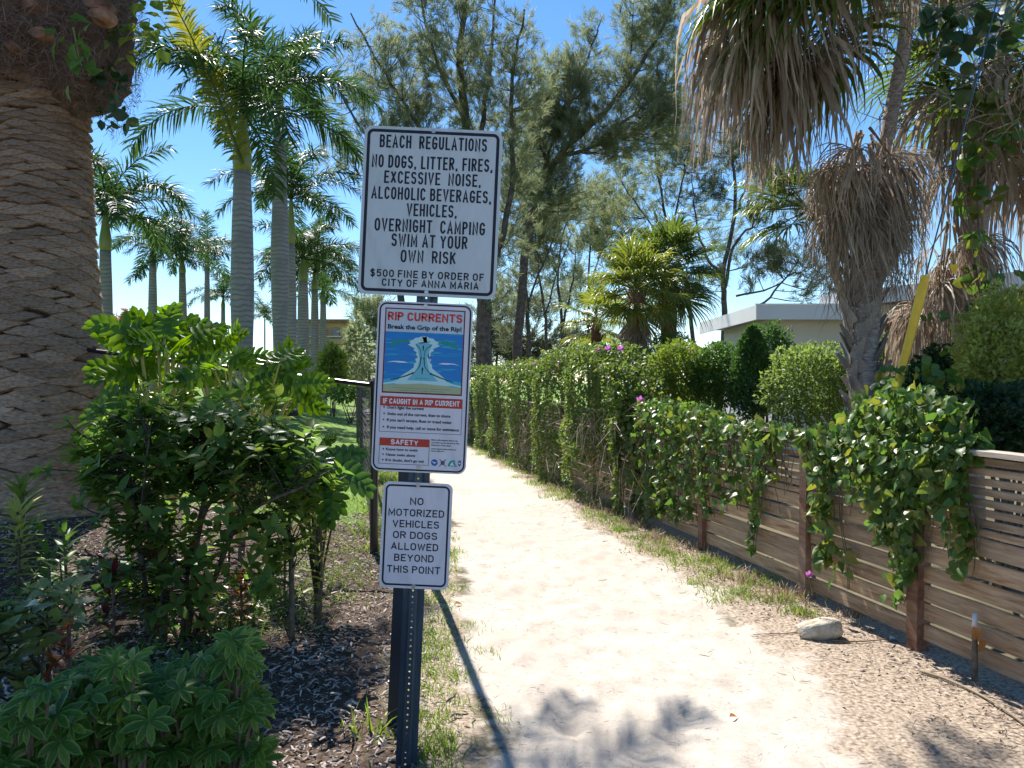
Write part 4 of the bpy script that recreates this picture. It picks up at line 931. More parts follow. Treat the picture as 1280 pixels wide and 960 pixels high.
def sabal(pxb, Y, py_top, r, label, fans, nl, nd, scale=1, py_c=None, boot='boot', nb=40, dead=None, lx=0):
    x = (pxb-HX)/F*Y; z0 = float(gz(x, Y)); zt = EYE+(HY-py_top)/F*Y
    o = thing('fan_palm', label, 'palm', (x, Y, z0)); b = MB(); t = np.linspace(0, 1, 10)
    pts = np.column_stack([x+lx*t**2, np.full(10, Y), z0-.1+t*(zt-z0+.3)]); tube(b, pts, r*(1+.03*np.sin(t*31)), 12); b.build('trunk', M[boot], o, smooth=True)
    boots(o, np.array([x, Y, z0+.3]), zt-z0-.2, r, nb, M[boot], .26*scale, .10*scale)
    tp = np.array([x+lx, Y, zt])
    for k in range(nl):
        q = k/nl; az = k*2.39996+pxb; e = 80-125*q**.85; me = min(fans, key=lambda c: abs(c[0]-e))[1]
        place('frond', me, rz(tp+np.array([0, 0, .3*(1-q)]), az, scale*random.uniform(.85, 1.1), random.uniform(-.2, .2)), o)
    for k in range(nd):
        e = random.choice([-35, -55, -70, -80]); me = min(dead or fan_d, key=lambda c: abs(c[0]-e))[1]
        place('dead_frond', me, rz(tp+np.array([0, 0, -.05-.3*random.random()]), random.uniform(0, 6.3), scale*random.uniform(.6, .9), random.uniform(-.2, .2)), o)
    return o
sabal(795, 13.5, 376, .14, 'shorter fan palm with yellowing fronds and shaggy reddish trunk behind the vine hedge', fan_y, 34, 10, .86, boot='boot_r', nb=44)
sabal(836, 15.0, 345, .15, 'taller green fan palm standing right behind the yellowing one', fan_g, 38, 12, .82, boot='boot_r', nb=40)
for (x_, y_, Y_, lb) in ((745, 410, 16, 'young fan palm clump left of the yellowing fan palm'),):
    sabal(x_, Y_, y_, .1, lb, fan_y, 16, 2, .8, boot='boot_r', nb=10)

# big near palm with the dead skirt
bp = np.array([*((1072-HX)/F*8.0, 8.0), 0.]); bpo = thing('fan_palm', 'large fan palm with thick skirt of dead grey fronds hanging over its trunk', 'palm', bp)
b = MB(); pts = bez([bp, bp+[.05, 0, 1.2], bp+[.12, 0, 2.6], bp+[.30, 0, 4.1], bp+[.55, .1, 5.3], bp+[.5, .1, 6.0]], 5)
tube(b, pts, np.interp(np.linspace(0, 1, len(pts)), [0, .3, .52, .6, 1], [.15, .13, .13, .075, .065]), 14); b.build('trunk', M['boot'], bpo, smooth=True)
boots(bpo, bp+np.array([.06, 0, .95]), 1.9, .14, 70, M['boot'], .27, .11)
skc = P(1088, 190, 8.0)
for k in range(46):
    q = random.random()**1.3; az = random.uniform(0, 2*math.pi); zz = skc[2]-q*.75+.22; me = random.choice(fan_d[1:] if q < .5 else fan_d[3:])[1]
    rr_ = .05+.06*random.random()
    place('dead_frond', me, rz((skc[0]-.04-.10*q+math.cos(az)*rr_, skc[1]+math.sin(az)*rr_, zz), az, random.uniform(.66, 1.0)*(1-.2*q), random.uniform(-.35, .35)), bpo)
# thin dry threads hanging in the skirt
b = MB()
for k in range(900):
    az = random.uniform(0, 2*math.pi); q = random.random(); r_ = (.12+.42*math.sin(math.pi*min(1, .15+q*.7)))*random.uniform(.6, 1.05); z = skc[2]+.1-q*1.55
    p0 = np.array([skc[0]-.05+math.cos(az)*r_*1.05, skc[1]+math.sin(az)*r_, z]); L = random.uniform(.15, .5)
    p1 = p0+np.array([random.gauss(0, .05), random.gauss(0, .05), -L*.5]); p2 = p1+np.array([random.gauss(0, .08), random.gauss(0, .05), -L*.5])
    T = strip(np.array([p0, p1, p2]), nrm(np.array([random.gauss(0, 1), random.gauss(0, 1), 0])), np.array([.005, .004, .001])); b.add(T[0], T[1])
b.build('dry_threads', M['fan_dead'], bpo, kind='stuff')
crown = bp+np.array([-.05, 0, 6.1])
for k in range(16):
    az = k*2.39996; q = k/16; e = 50-60*q; me = min(fan_big, key=lambda c: abs(c[0]-e))[1]
    place('frond' if k % 3 else 'dead_frond', me if k % 3 else min(fan_bd, key=lambda c: abs(c[0]-e))[1], rz(crown+np.array([0, 0, .4*(1-q)]), az, random.uniform(.9, 1.1), random.uniform(-.2, .2)), bpo)
for az, e, s_, dz in ((190, -35, .95, -.1), (205, -35, 1.0, -.1), (220, -60, 1.0, -.2), (165, -35, .9, -.1), (215, -15, .9, 0), (235, -35, 1., 0), (178, -35, .9, 0)):
    place('frond', min(fan_big, key=lambda c: abs(c[0]-e))[1], rz(crown+np.array([0, 0, dz-.1]), R(az), s_, random.uniform(-.25, .25)), bpo)
for az, e, s_, ox in ((205, -15, .95, -.35), (225, -15, .9, -.2), (190, -35, .9, -.5), (215, -35, .95, -.3), (240, -35, .9, -.1), (200, 10, 1., -.3), (255, -15, .85, 0)):
    place('frond', min(fan_big, key=lambda c: abs(c[0]-e))[1], rz(crown+np.array([ox, -.35, -.05]), R(az), s_, random.uniform(-.25, .25)), bpo)
for az, e, s_, dz in ((178, 0, 1.05, -.25), (186, -20, 1.15, -.2), (195, -20, 1.1, -.35), (170, -20, 1.1, -.4), (208, -45, 1.1, -.5), (225, -45, 1., -.3), (182, -45, 1.1, -.5), (200, 0, 1.1, -.1), (215, -65, 1.0, -.3), (188, -65, 1.05, -.3), (250, -45, .8, 0), (176, -20, 1.25, -.3), (190, 0, 1.2, -.35), (184, -45, 1.3, -.3), (200, -45, 1.2, -.6), (168, -45, 1.2, -.4), (192, -20, 1.3, -.5), (182, -20, 1.35, -.35), (180, 0, 1.3, -.4), (210, -20, 1.1, -.3), (300, -45, .8, .2), (340, -20, .9, .2)):
    place('dead_frond', min(fan_bd, key=lambda c: abs(c[0]-e))[1], rz(crown+np.array([0, 0, dz-.1]), R(az), s_, random.uniform(-.3, .3)), bpo)

# small green fan palm left of the skirt
qq = P(1000, 262, 9.0); o = thing('fan_palm', 'small fan palm whose spiky green fronds show left of the dead skirt', 'palm', (4.02, 9.0, 0))
b = MB(); tube(b, bez([(4.02, 9, 0), (3.98, 9, 1.9), (qq[0]+.3, 9, qq[2]-.35), (qq[0]+.12, 9, qq[2])], 5), .055, 10); b.build('trunk', M['boot'], o, smooth=True)
for az, e, s_ in ((180, 25, .75), (200, 0, .75), (160, 50, .7), (220, -25, .75), (175, -25, .7), (250, 25, .7), (120, 25, .7), (300, 0, .6), (20, 50, .6), (190, 50, .75)):
    place('frond', min(fan_g, key=lambda c: abs(c[0]-e))[1], rz(qq+np.array([.1, 0, 0]), R(az), s_*.95, random.uniform(-.2, .2)), o)

# second near palm at the right edge
p2 = np.array([(1215-HX)/F*8.6, 8.6, 0]); o2 = thing('fan_palm', 'fan palm at the right edge with long brown dead fronds and vines climbing it', 'palm', p2)
b = MB(); pts = bez([p2, p2+[-.05, 0, 2.], p2+[.1, 0, 4.2], p2+[.3, 0, 5.2]], 5); tube(b, pts, .14, 12); b.build('trunk', M['boot'], o2, smooth=True)
c2_ = p2+np.array([.42, 0, 5.35])
for k in range(20):
    az = k*2.39996; q = k/20; e = 40-100*q; me = min(fan_big, key=lambda c: abs(c[0]-e))[1]
    place('frond', me, rz(c2_+np.array([0, 0, .3*(1-q)]), az, random.uniform(.75, .95), random.uniform(-.2, .2)), o2)
for k in range(19):
    az = random.uniform(0, 6.3); me = random.choice(fan_bd[2:])[1]
    place('dead_frond', me, rz(c2_+np.array([0, 0, -.1-random.random()*.7]), az, random.uniform(.7, 1.05), random.uniform(-.3, .3)), o2)
sk2 = P(1200, 250, 8.3)
for k in range(26):
    az = random.uniform(0, 6.3); q = random.random()
    place('dead_frond', random.choice(fan_d[3:])[1], rz((sk2[0]-.15*q+.08*math.cos(az), sk2[1]+.08*math.sin(az), sk2[2]-q*.9), az, random.uniform(.65, .95), random.uniform(-.3, .3)), o2)

# ------------------------------------------------------------------ yellow guy guard
g0 = P(1117, 500, 5.7); g1 = P(1157, 345, 5.7)
o = thing('guy_wire', 'steel guy wire with worn yellow plastic guard rising from the vines', 'guy wire', (g0-(g1-g0)*1.15))
dv = g1-g0; b = MB(); tube(b, [g0-dv*.9, g1+dv*3.6], .0055, 6); b.build('wire', M['chan'], o)
b = MB(); t = np.linspace(-.25, 1, 12); pts = g0+dv*t[:, None]
tube(b, pts, np.interp(t, [-.25, .3, .95, 1], [.022, .029, .036, .030]), 10, cap=False); b.build('yellow_guard', M['yellow'], o, smooth=True)

# ------------------------------------------------------------------ casuarinas (fine needle trees)
def spray_T(seed, n=22, L=.34):
    r = np.random.default_rng(seed); v = []; f = []
    for k in range(n):
        p0 = np.array([r.uniform(0, .5), r.normal(0, .05), r.normal(0, .05)])*L*1.6
        d = nrm(np.array([1., r.normal(0, .55), r.normal(0, .55)])); l_ = L*r.uniform(.4, .8); s_ = nrm(np.cross(d, r.normal(0, 1, 3)))*.0062
        p1 = p0+d*l_*.55; p2_ = p0+d*l_+np.array([0, 0, -.0])
        i = len(v); v += [p0-s_, p0+s_, p1+s_, p1-s_, p2_]; f += [[i, i+1, i+2, i+3]]; f3 = [i+3, i+2, i+4]; f.append(f3)
    g = {4: np.array([x for x in f if len(x) == 4]), 3: np.array([x for x in f if len(x) == 3])}
    return np.array(v), list(g.values()), np.zeros(len(v))
SP = [spray_T(k) for k in range(5)]
def casuarina(label, Y, limbs, blobs, mat='casu', group='needle leaved casuarina trees behind the hedge', dens=.46):
    Y = Y*1.42; KS = Y/26
    """limbs: list of (pixel polyline, r0, r1); blobs: (px, py, rx, ry, clusters)"""
    base = P(limbs[0][0][0][0], limbs[0][0][0][1], Y); z0 = float(gz(base[0], Y)); base[2] = z0
    o = thing('casuarina_tree', label, 'tree', base, group); allp = []
    for k, (pl, r0, r1) in enumerate(limbs):
        r0 *= 1.0; r1 *= 1.0
        dy = np.cumsum(np.random.default_rng(k+int(Y*10)).normal(0, .35, len(pl)))*(0 if k == 0 else 1)
        pts = np.array([P(a, c, Y) for a, c in pl])
        if k == 0: pts[0][2] = z0-.1
        pts[:, 1] += dy-dy[0]; pts = bez(pts, 5); pts[1:-1] += rng.normal(0, .035, (len(pts)-2, 3))
        b = MB(); tube(b, pts, np.linspace(r0, r1, len(pts)), 7); b.build('trunk' if k == 0 else 'limb', M['cbark'], o, smooth=True); allp.append(pts)
    allp = np.concatenate(allp); tw = MB(); Ms = []
    for (cx, cy, rx, ry, n) in blobs:
        n = int(n*dens); c = P(cx, cy, Y); RX = rx/F*Y; RZ = ry/F*Y
        for k in range(n):
            while True:
                u = rng.uniform(-1, 1, 3)
                if np.dot(u, u) <= 1: break
            e = c+u*[RX, RX*.7, RZ]
            if e[2] < .8: continue
            d2 = ((allp-e)**2).sum(1)+np.maximum(0, allp[:, 2]-e[2]+.3)*6; s_ = allp[np.argmin(d2)]
            mid = (s_+e)/2+[0, 0, -.08*np.linalg.norm(e-s_)]; pts = bez([s_, mid, e], 3)
            tube(tw, pts, np.linspace(.028, .009, len(pts)), 3, cap=False)
            m_ = rng.integers(8, 14); t = rng.uniform(.45, 1.12, m_)
            pos = s_+(e-s_)*t[:, None]+rng.normal(0, .24*KS, (m_, 3))
            dirv = nrm(nrm(e-s_)*.9+np.array([0, 0, .45])+rng.normal(0, .55, (m_, 3)))
            Ms.append(frames(pos, dirv, rng.normal(0, 1, (m_, 3)), KS*rng.uniform(.75, 1.35, m_)))
    tw.build('twigs', M['cbark'], o, kind='stuff'); Ms = np.concatenate(Ms); fo = MB(); pk = rng.integers(0, len(SP), len(Ms))
    for k, T in enumerate(SP): stamp(fo, T, Ms[pk == k])
    fo.build('foliage', M[mat], o, kind='stuff'); return fo.tris()
ct = 0
ct += casuarina('huge casuarina whose olive crown rises behind the top sign', 23, [([(606, 480), (604, 400), (600, 300), (585, 180), (575, 60), (590, -60)], .38, .08),
    ([(603, 380), (640, 240), (640, 120), (655, 20)], .16, .04), ([(600, 320), (540, 190), (480, 90), (440, 20)], .12, .03), ([(600, 300), (520, 230), (450, 160), (415, 90)], .10, .03), ([(590, 220), (610, 100), (620, -20)], .14, .04), ([(580, 150), (540, 60), (520, -30)], .1, .03),
    ([(604, 330), (560, 240), (450, 220)], .08, .02)],
    [(560, 60, 95, 90, 200), (620, 130, 70, 90, 130), (490, 110, 60, 80, 85), (445, 120, 40, 60, 32), (437, 40, 10, 30, 5), (520, 180, 60, 45, 60), (640, 230, 45, 90, 75), (440, 190, 35, 40, 26), (560, -40, 100, 50, 70), (655, 60, 25, 50, 20), (620, 330, 25, 60, 30)])
ct += casuarina('casuarina with long pale limb leaning right toward the palm', 26, [([(642, 480), (650, 400), (662, 280), (700, 195), (770, 125), (830, 30), (850, -40)], .26, .05),
    ([(700, 195), (740, 182), (790, 145), (845, 90), (880, 20)], .12, .03), ([(662, 280), (700, 150), (740, 60), (750, 30)], .09, .02), ([(690, 210), (660, 150), (670, 70)], .08, .02), ([(770, 125), (785, 80), (790, 10)], .06, .02)],
    [(715, 110, 55, 60, 75), (800, 70, 45, 80, 70), (835, 10, 25, 40, 20), (680, 170, 50, 50, 60), (780, 160, 70, 40, 60), (700, 240, 55, 40, 45), (850, 150, 30, 40, 20), (742, 55, 12, 28, 6)], dens=1)
ct += casuarina('dense casuarina straight right of the top sign', 28, [([(662, 480), (660, 400), (655, 300), (665, 200)], .14, .04), ([(660, 380), (690, 300), (700, 250)], .06, .02)],
    [(650, 290, 40, 80, 80), (665, 220, 40, 40, 40), (640, 400, 30, 40, 20)], 'casu_dark')
ct += casuarina('thin trunked casuarina in the row, with bare lower stem', 30, [([(684, 480), (682, 400), (672, 330), (668, 280)], .11, .03), ([(682, 390), (700, 330), (715, 290)], .05, .02)], [(680, 290, 35, 50, 45), (672, 350, 30, 40, 20)])
ct += casuarina('two stemmed casuarina in the middle of the row', 31, [([(704, 480), (702, 400), (698, 330), (712, 260)], .12, .03), ([(703, 420), (716, 350), (722, 300)], .08, .02)], [(712, 280, 40, 55, 52), (715, 350, 35, 35, 22)])
ct += casuarina('slim casuarina just left of the distant fan palms', 33, [([(737, 480), (736, 400), (736, 330), (742, 260)], .12, .03), ([(736, 360), (755, 310), (775, 280)], .05, .02)], [(745, 270, 45, 45, 52), (740, 340, 30, 50, 26), (780, 240, 40, 40, 34)])
ct += casuarina('airy casuarina above the distant fan palms', 30, [([(868, 480), (862, 380), (838, 300), (820, 200), (815, 130)], .14, .03), ([(845, 320), (800, 260), (770, 210)], .06, .02), ([(838, 300), (850, 220), (860, 160)], .06, .02)],
    [(820, 200, 50, 50, 50), (790, 270, 50, 40, 36), (850, 160, 30, 40, 22), (860, 250, 30, 50, 24), (830, 120, 30, 30, 14), (890, 190, 40, 60, 26), (930, 280, 40, 50, 26), (760, 330, 50, 50, 26)])
ct += casuarina('open casuarina with bare forked limbs right of the fan palms', 28, [([(897, 480), (905, 390), (903, 340), (918, 270), (915, 180), (925, 120)], .18, .04), ([(903, 345), (880, 320), (865, 270), (862, 220)], .09, .02), ([(906, 360), (915, 310), (940, 280), (960, 250)], .1, .02),
    ([(905, 400), (950, 380), (985, 345), (1015, 335)], .08, .02), ([(920, 370), (975, 355), (1010, 310)], .06, .015), ([(918, 270), (935, 220), (950, 170)], .06, .015)],
    [(905, 160, 45, 50, 40), (945, 200, 35, 40, 24), (990, 330, 38, 22, 34), (950, 330, 35, 20, 26), (880, 230, 30, 30, 16), (1020, 360, 30, 16, 18), (955, 270, 30, 25, 16), (880, 340, 22, 22, 10), (985, 250, 45, 40, 18)], 'casu_dark')
ct += casuarina('low feathery casuarina behind the rip current sign', 38, [([(462, 482), (462, 440), (458, 400), (452, 370)], .1, .03), ([(462, 440), (440, 410), (420, 400)], .03, .01)], [(462, 400, 26, 40, 50), (450, 450, 24, 30, 30), (480, 440, 20, 40, 30)])
ct += casuarina('dark casuarina thicket at the far end of the path', 34, [([(622, 480), (622, 440), (626, 400)], .1, .03), ([(650, 480), (652, 430)], .05, .02)], [(622, 430, 26, 32, 50), (655, 440, 28, 25, 44), (690, 450, 30, 18, 30), (595, 420, 22, 60, 40), (720, 440, 30, 26, 34), (760, 420, 30, 40, 24), (700, 390, 40, 40, 26), (640, 370, 30, 40, 20)], 'casu_dark')

# ------------------------------------------------------------------ bushes
small = [leaf_T(1, .45, 1, .15, .1), leaf_T(1, .6, 2, .2, .2)]
def shell(n, c, rad, lump=.22, inner=.5, seed=1, low=-1.):
    d = nrm(rng.normal(0, 1, (n, 3))); d[:, 2] = np.where(d[:, 2] < low, -d[:, 2], d[:, 2])
    nz_ = vnoise(d[:, 0]*2.6+seed*7+d[:, 2]*2, d[:, 1]*2.6+d[:, 2]*3.1, seed)+.5*vnoise(d[:, 0]*6+d[:, 2]*5, d[:, 1]*6-d[:, 2]*4, seed+3)
    r = (1+lump*(nz_-.75)*2)*(1-inner*rng.random(n)**2.2)
    return c+d*r[:, None]*rad, d
def bush(name, label, cat, px, py, Y, rx, ry, n, leaf, mat, group=None, lump=.25, cone=False, depth=.8, up=.2, trunkh=True):
    c = P(px, py, Y); rad = np.array([rx/F*Y, rx/F*Y*depth, ry/F*Y]); base = np.array([c[0], c[1], float(gz(c[0], c[1]))])
    o = thing(name, label, cat, base, group)
    if Y < 20: n = int(n*1.75)
    pos, d = shell(n, c, rad, lump, .55, seed=int(px) % 97)
    if cone:
        t = np.clip((pos[:, 2]-(c[2]-rad[2]))/(2*rad[2]), 0, 1); k_ = 1.15-.75*t**1.4; pos[:, 0] = c[0]+(pos[:, 0]-c[0])*k_; pos[:, 1] = c[1]+(pos[:, 1]-c[1])*k_
    keep = pos[:, 2] > base[2]; pos, d = pos[keep], d[keep]
    dirv = nrm(d*.8+[0, 0, up]+rng.normal(0, .6, pos.shape)); nn_ = nrm(d+rng.normal(0, .7, pos.shape)+[0, 0, .4])
    Ms = frames(pos, dirv, nn_, leaf*rng.uniform(.6, 1.25, len(pos))); mb = MB(); pk = rng.integers(0, 2, len(pos))
    for k in range(2): stamp(mb, small[k], Ms[pk == k])
    mb.build('foliage', mat, o, kind='stuff')
    b = MB()
    for k in range(7):
        e = c+nrm(rng.normal(0, 1, 3)+[0, 0, .6])*rad*.75; tube(b, bez([base+rng.normal(0, .05, 3)*[1, 1, 0], (base+e)/2+rng.normal(0, .08, 3), e], 4), np.linspace(.022, .005, 9), 5)
    b.build('stems', M['stem'], o); return mb.tris()
for a in [
 ('round_bush', 'rounded yellow green bush right of the reddish fan palm trunk', 'bush', 852, 466, 11.2, 44, 40, 5200, .065, M['bush_y']),
 ('round_bush', 'smaller rounded green bush left of the cone shaped cypress', 'bush', 897, 468, 10.8, 32, 38, 4200, .06, M['bush_g']),
 ('leafy_bush', 'feathery light green bush between the cypress and the skirted palm', 'bush', 1015, 482, 9.6, 55, 50, 6500, .06, M['bush_l']),
 ('leafy_bush', 'dark green bush with pointed top behind the cypress', 'bush', 962, 440, 11.5, 30, 36, 3000, .06, M['cypress']),
 ('leafy_bush', 'green bush filling the gap right of the skirted palm trunk', 'bush', 1102, 470, 9.3, 36, 50, 4200, .06, M['bush_l']),
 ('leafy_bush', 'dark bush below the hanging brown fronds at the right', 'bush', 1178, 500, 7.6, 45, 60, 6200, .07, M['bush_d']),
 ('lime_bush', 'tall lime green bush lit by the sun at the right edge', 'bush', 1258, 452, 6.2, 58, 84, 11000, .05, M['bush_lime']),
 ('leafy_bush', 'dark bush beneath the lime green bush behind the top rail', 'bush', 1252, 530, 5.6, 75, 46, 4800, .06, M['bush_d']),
 ('leafy_bush', 'low green bush at the foot of the two distant fan palms', 'bush', 800, 470, 12.4, 46, 30, 3800, .06, M['bush_g']),
 ('leafy_bush', 'bright green bush in front of the sparse fan palm crowns', 'bush', 838, 440, 14, 30, 24, 2400, .06, M['bush_g'])]: bush(*a)
bush('cone_cypress', 'dense dark green cone shaped cypress in front of the white house', 'cypress', 940, 465, 10.3, 30, 60, 8000, .05, M['cypress'], lump=.06, cone=True, up=.9)
for a in [
 ('leafy_bush', 'pinkish flowering bush between the date palm trunk and the second royal palm', 'bush', 165, 425, 44, 36, 34, 2600, .35, M['pinkbush']),
 ('leafy_bush', 'olive green rounded bush behind the left royal palms', 'bush', 215, 450, 46, 45, 34, 2600, .32, M['bush_y']),
 ('leafy_bush', 'dark low bush behind the thickest royal palm', 'bush', 290, 465, 48, 50, 22, 2000, .32, M['bush_g']),
 ('spiky_clump', 'brownish spiky clump below the tan building', 'bush', 416, 462, 34, 17, 26, 1400, .34, M['bush_y']),
 ('leafy_bush', 'small bright clipped hedge at the foot of the spiky clump', 'bush', 438, 492, 30, 26, 9, 1400, .18, M['bush_g']),
 ('leafy_bush', 'wispy olive bush just left of the rip current sign', 'bush', 446, 440, 40, 16, 42, 1100, .3, M['casu']),
 ('leafy_bush', 'low distant scrub seen between the trunks of the palms', 'bush', 345, 470, 60, 60, 18, 2000, .32, M['bush_d']),
 ('leafy_bush', 'distant dark tree clump left of the tan building', 'bush', 130, 470, 60, 70, 24, 2200, .35, M['bush_d'])]: bush(*a)

# ------------------------------------------------------------------ buildings
def quad_prism(mb, pts, z0, z1, mi=0):
    n = len(pts); v = [[x, y, z0] for x, y in pts]+[[x, y, z1] for x, y in pts]
    mb.add(np.array(v), [list(range(n))[::-1], list(range(n, 2*n))]+[[i, (i+1) % n, n+(i+1) % n, n+i] for i in range(n)], mi)
hs = thing('house', 'low white mid century house with flat roof and deep fascia behind the shrubs', 'house', (7.5, 18, 0))
b = MB(); quad_prism(b, [(5.75, 17.0), (11, 17.0), (11, 21.0), (5.75, 21.0)], 0, 3.02); b.build('wall', M['stucco'], hs)
b = MB(); quad_prism(b, [(5.16, 16.35), (11, 16.35), (11, 16.39), (5.16, 16.39)], 2.93, 3.24); b.build('fascia', M['white'], hs)
b = MB(); quad_prism(b, [(5.16, 16.393), (5.20, 16.393), (5.20, 21.3), (5.16, 21.3)], 2.93, 3.24); b.build('fascia', M['white'], hs)
b = MB(); quad_prism(b, [(5.202, 16.393), (11, 16.393), (11, 21.3), (5.202, 21.3)], 3.03, 3.2); b.build('roof', M['roof'], hs)
b = MB(); quad_prism(b, [(5.14, 16.33), (11, 16.33), (11, 16.37), (5.14, 16.37)], 3.243, 3.265); b.build('drip_edge', M['alu'], hs)
e0 = np.array([6.87, 17.3]); e1 = np.array([10.6, 10.4]); dd = (e1-e0)/np.linalg.norm(e1-e0); nn_ = np.array([-dd[1], dd[0]])
if nn_[0] < 0: nn_ = -nn_
def off(p, k): return tuple(p+nn_*k)
b = MB(); quad_prism(b, [tuple(e0), tuple(e1), off(e1, .05), off(e0, .05)], 3.24, 3.55); b.build('fascia', M['white'], hs)
b = MB(); quad_prism(b, [off(e0, .053), off(e1, .053), off(e1, 5), off(e0, 5)], 3.34, 3.50); b.build('roof', M['roof'], hs)
b = MB(); quad_prism(b, [off(e0, .053), off(e1, .053), off(e1, 1.3), off(e0, 1.3)], 3.26, 3.335); b.build('soffit', M['soffit'], hs)
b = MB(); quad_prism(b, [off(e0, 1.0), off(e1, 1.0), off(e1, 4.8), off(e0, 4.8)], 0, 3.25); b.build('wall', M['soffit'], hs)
for k in range(3):
    p = e0+dd*(1.5+2.0*k); q = p+dd*1.2; b = MB(); quad_prism(b, [off(p, .96), off(q, .96), off(q, .997), off(p, .997)], .9, 2.6)
    w_ = b.build('window', M['glass'], hs)
    b = MB()
    for (a1, a2, z_0, z_1) in ((p, q, 2.6, 2.68), (p, q, .82, .9), (p-dd*.06, p, .82, 2.68), (q, q+dd*.06, .82, 2.68)): quad_prism(b, [off(a1, .94), off(a2, .94), off(a2, .997), off(a1, .997)], z_0, z_1)
    f_ = b.build('window_frame', M['white'], w_, local=True); 
    f_.location = (-7.5, -18, 0)
bl = thing('apartment_building', 'far tan apartment building with balconies seen between the palm trunks', 'building', ((405-HX)/F*90, 92, 0))
def bx(name, x0, x1, y0, y1, mat, yd0=90, yd1=100, par=bl):
    a = P(x0, y0, yd0); c = P(x1, y1, yd0); b = MB(); box(b, ((a[0]+c[0])/2, (yd0+yd1)/2, (a[2]+c[2])/2), (abs(c[0]-a[0]), yd1-yd0, abs(a[2]-c[2]))); return b.build(name, mat, par)
bx('wall', 362, 432, 403, 490, M['tan']); bx('roof_slab', 358, 436, 399, 403.2, M['soffit'], 89.2, 100.5)
for yy in (424, 448):
    bx('balcony', 364, 426, yy, yy+6, M['tan'], 88.5, 89.98); bx('balcony_rail', 364, 426, yy-4, yy-3.2, M['white'], 88.5, 88.6)
for yy in (410, 434, 458):
    for xx in (368, 384, 400, 416):
        bx('window', xx, xx+8, yy, yy+11, M['glass'], 89.8, 89.99)

# ------------------------------------------------------------------ vines
H_T = [heart_T(1.), leaf_T(1, .85, 3, .18, .2, base=.75)]
H_M = [T_mesh('leaf', t, M['vine']) for t in H_T]
def fence_vine(label, yrange, topz, n, leaf, strands=(), thick=.22, nstem=30, over=.25, mat='vine', maxp=300, name='climbing_vine', flowers=0):
    """a mound over the fence top plus hanging strands (y, z_bottom, n)"""
    ya, yb = yrange; base = FP((ya+yb)/2, 0, .1); o = thing(name, label, 'vine', base); pos = []
    y = rng.uniform(ya, yb, n); q = rng.random(n); env = np.sin(math.pi*np.clip((y-ya)/(yb-ya), .05, .95))**.6
    z = 1.2+(topz-1.2)*env*rng.uniform(-.15, 1, n)**1.; z = np.where(q < .35, 1.25-over*env*rng.random(n)**1.5*1.6, z)
    offn = rng.normal(0, thick*.5, n)*env; offn = np.where(q < .35, .07+np.abs(rng.normal(0, thick*.4, n))*env, offn)
    p = np.column_stack([fence_x(y), y, z])+FN*offn[:, None]; pos.append(p)
    b = MB()
    for (sy, zb, m_) in strands:
        t = rng.random(m_)**.85; zz = 1.25-(1.25-zb)*t; sway = .05*np.sin(zz*6+sy*3)
        p = np.column_stack([fence_x(sy+sway), sy+sway+rng.normal(0, .055, m_)*(1-.5*t), zz])+FN*(.05+np.abs(rng.normal(0, .05, m_)))[:, None]
        pos.append(p)
        zz = np.linspace(1.27, zb, 12)
        for r_ in range(2):
            sy2 = sy+rng.normal(0, .02)+.05*np.sin(zz*6+sy*3)+np.cumsum(rng.normal(0, .008, 12)); tube(b, np.column_stack([fence_x(sy2), sy2, zz])+FN*(.035+.02*r_), .0035, 4, cap=False)
    for k in range(nstem):
        sy = rng.uniform(ya, yb); zz = np.linspace(1.25, 1.25-rng.uniform(.1, .7), 6); sy2 = sy+np.cumsum(rng.normal(0, .04, 6)); tube(b, np.column_stack([fence_x(sy2), sy2, zz])+FN*.04, .003, 4, cap=False)
    b.build('stems', M['stem'], o); pos = np.concatenate(pos); m_ = len(pos)
    dirv = nrm(rng.normal(0, .6, (m_, 3))+[0, 0, -.7]+FN*.3); nn_ = nrm(FN+[0, -.2, .55]+rng.normal(0, .5, (m_, 3)))
    Ms = frames(pos, dirv, nn_, leaf*rng.uniform(.4, 1.35, m_))
    mm = H_M if mat == 'vine' else [T_mesh('leaf', t, M[mat]) for t in H_T]
    scatter('leaf', H_T, mm, Ms, o, M[mat], maxp)
    return o
fence_vine('thick mound of large vine leaves spilling over the fence beside the yellow guard', (4.2, 5.3), 1.60, 1900, .060,
           [(4.75, .25, 150), (4.66, .42, 170), (4.85, .6, 90), (4.58, .8, 70), (5.0, .95, 30), (4.42, .95, 40)], .22, 20, .35)
fence_vine('lone vine strand hanging on the fence right of the second post', (4.2, 4.42), 1.22, 10, .065, [(4.28, .52, 90), (4.24, .7, 40)], .05, 1, .05)
fence_vine('thin vine hanging down just right of the dark middle post', (5.25, 5.75), 1.32, 170, .07, [(5.45, .35, 90), (5.38, .62, 50), (5.55, .95, 30), (5.30, .2, 30)], .12, 26, .2)
fence_vine('loose vines draping the bright fence panel left of the dark middle post', (5.85, 6.9), 1.30, 230, .065, [(6.38, .2, 110), (6.12, .85, 34), (6.55, .6, 44), (6.75, .5, 50), (6.25, 1.0, 20)], .13, 30, .15)
fence_vine('denser vines over the fence stretch before the tall hedge', (6.8, 9.6), 1.42, 1900, .062, [(7.0, .45, 70), (7.25, .35, 90), (7.6, .25, 110), (7.9, .2, 150), (8.2, .2, 170), (8.5, .1, 170), (8.8, .1, 150), (9.1, .1, 160)], .18, 40, .65)
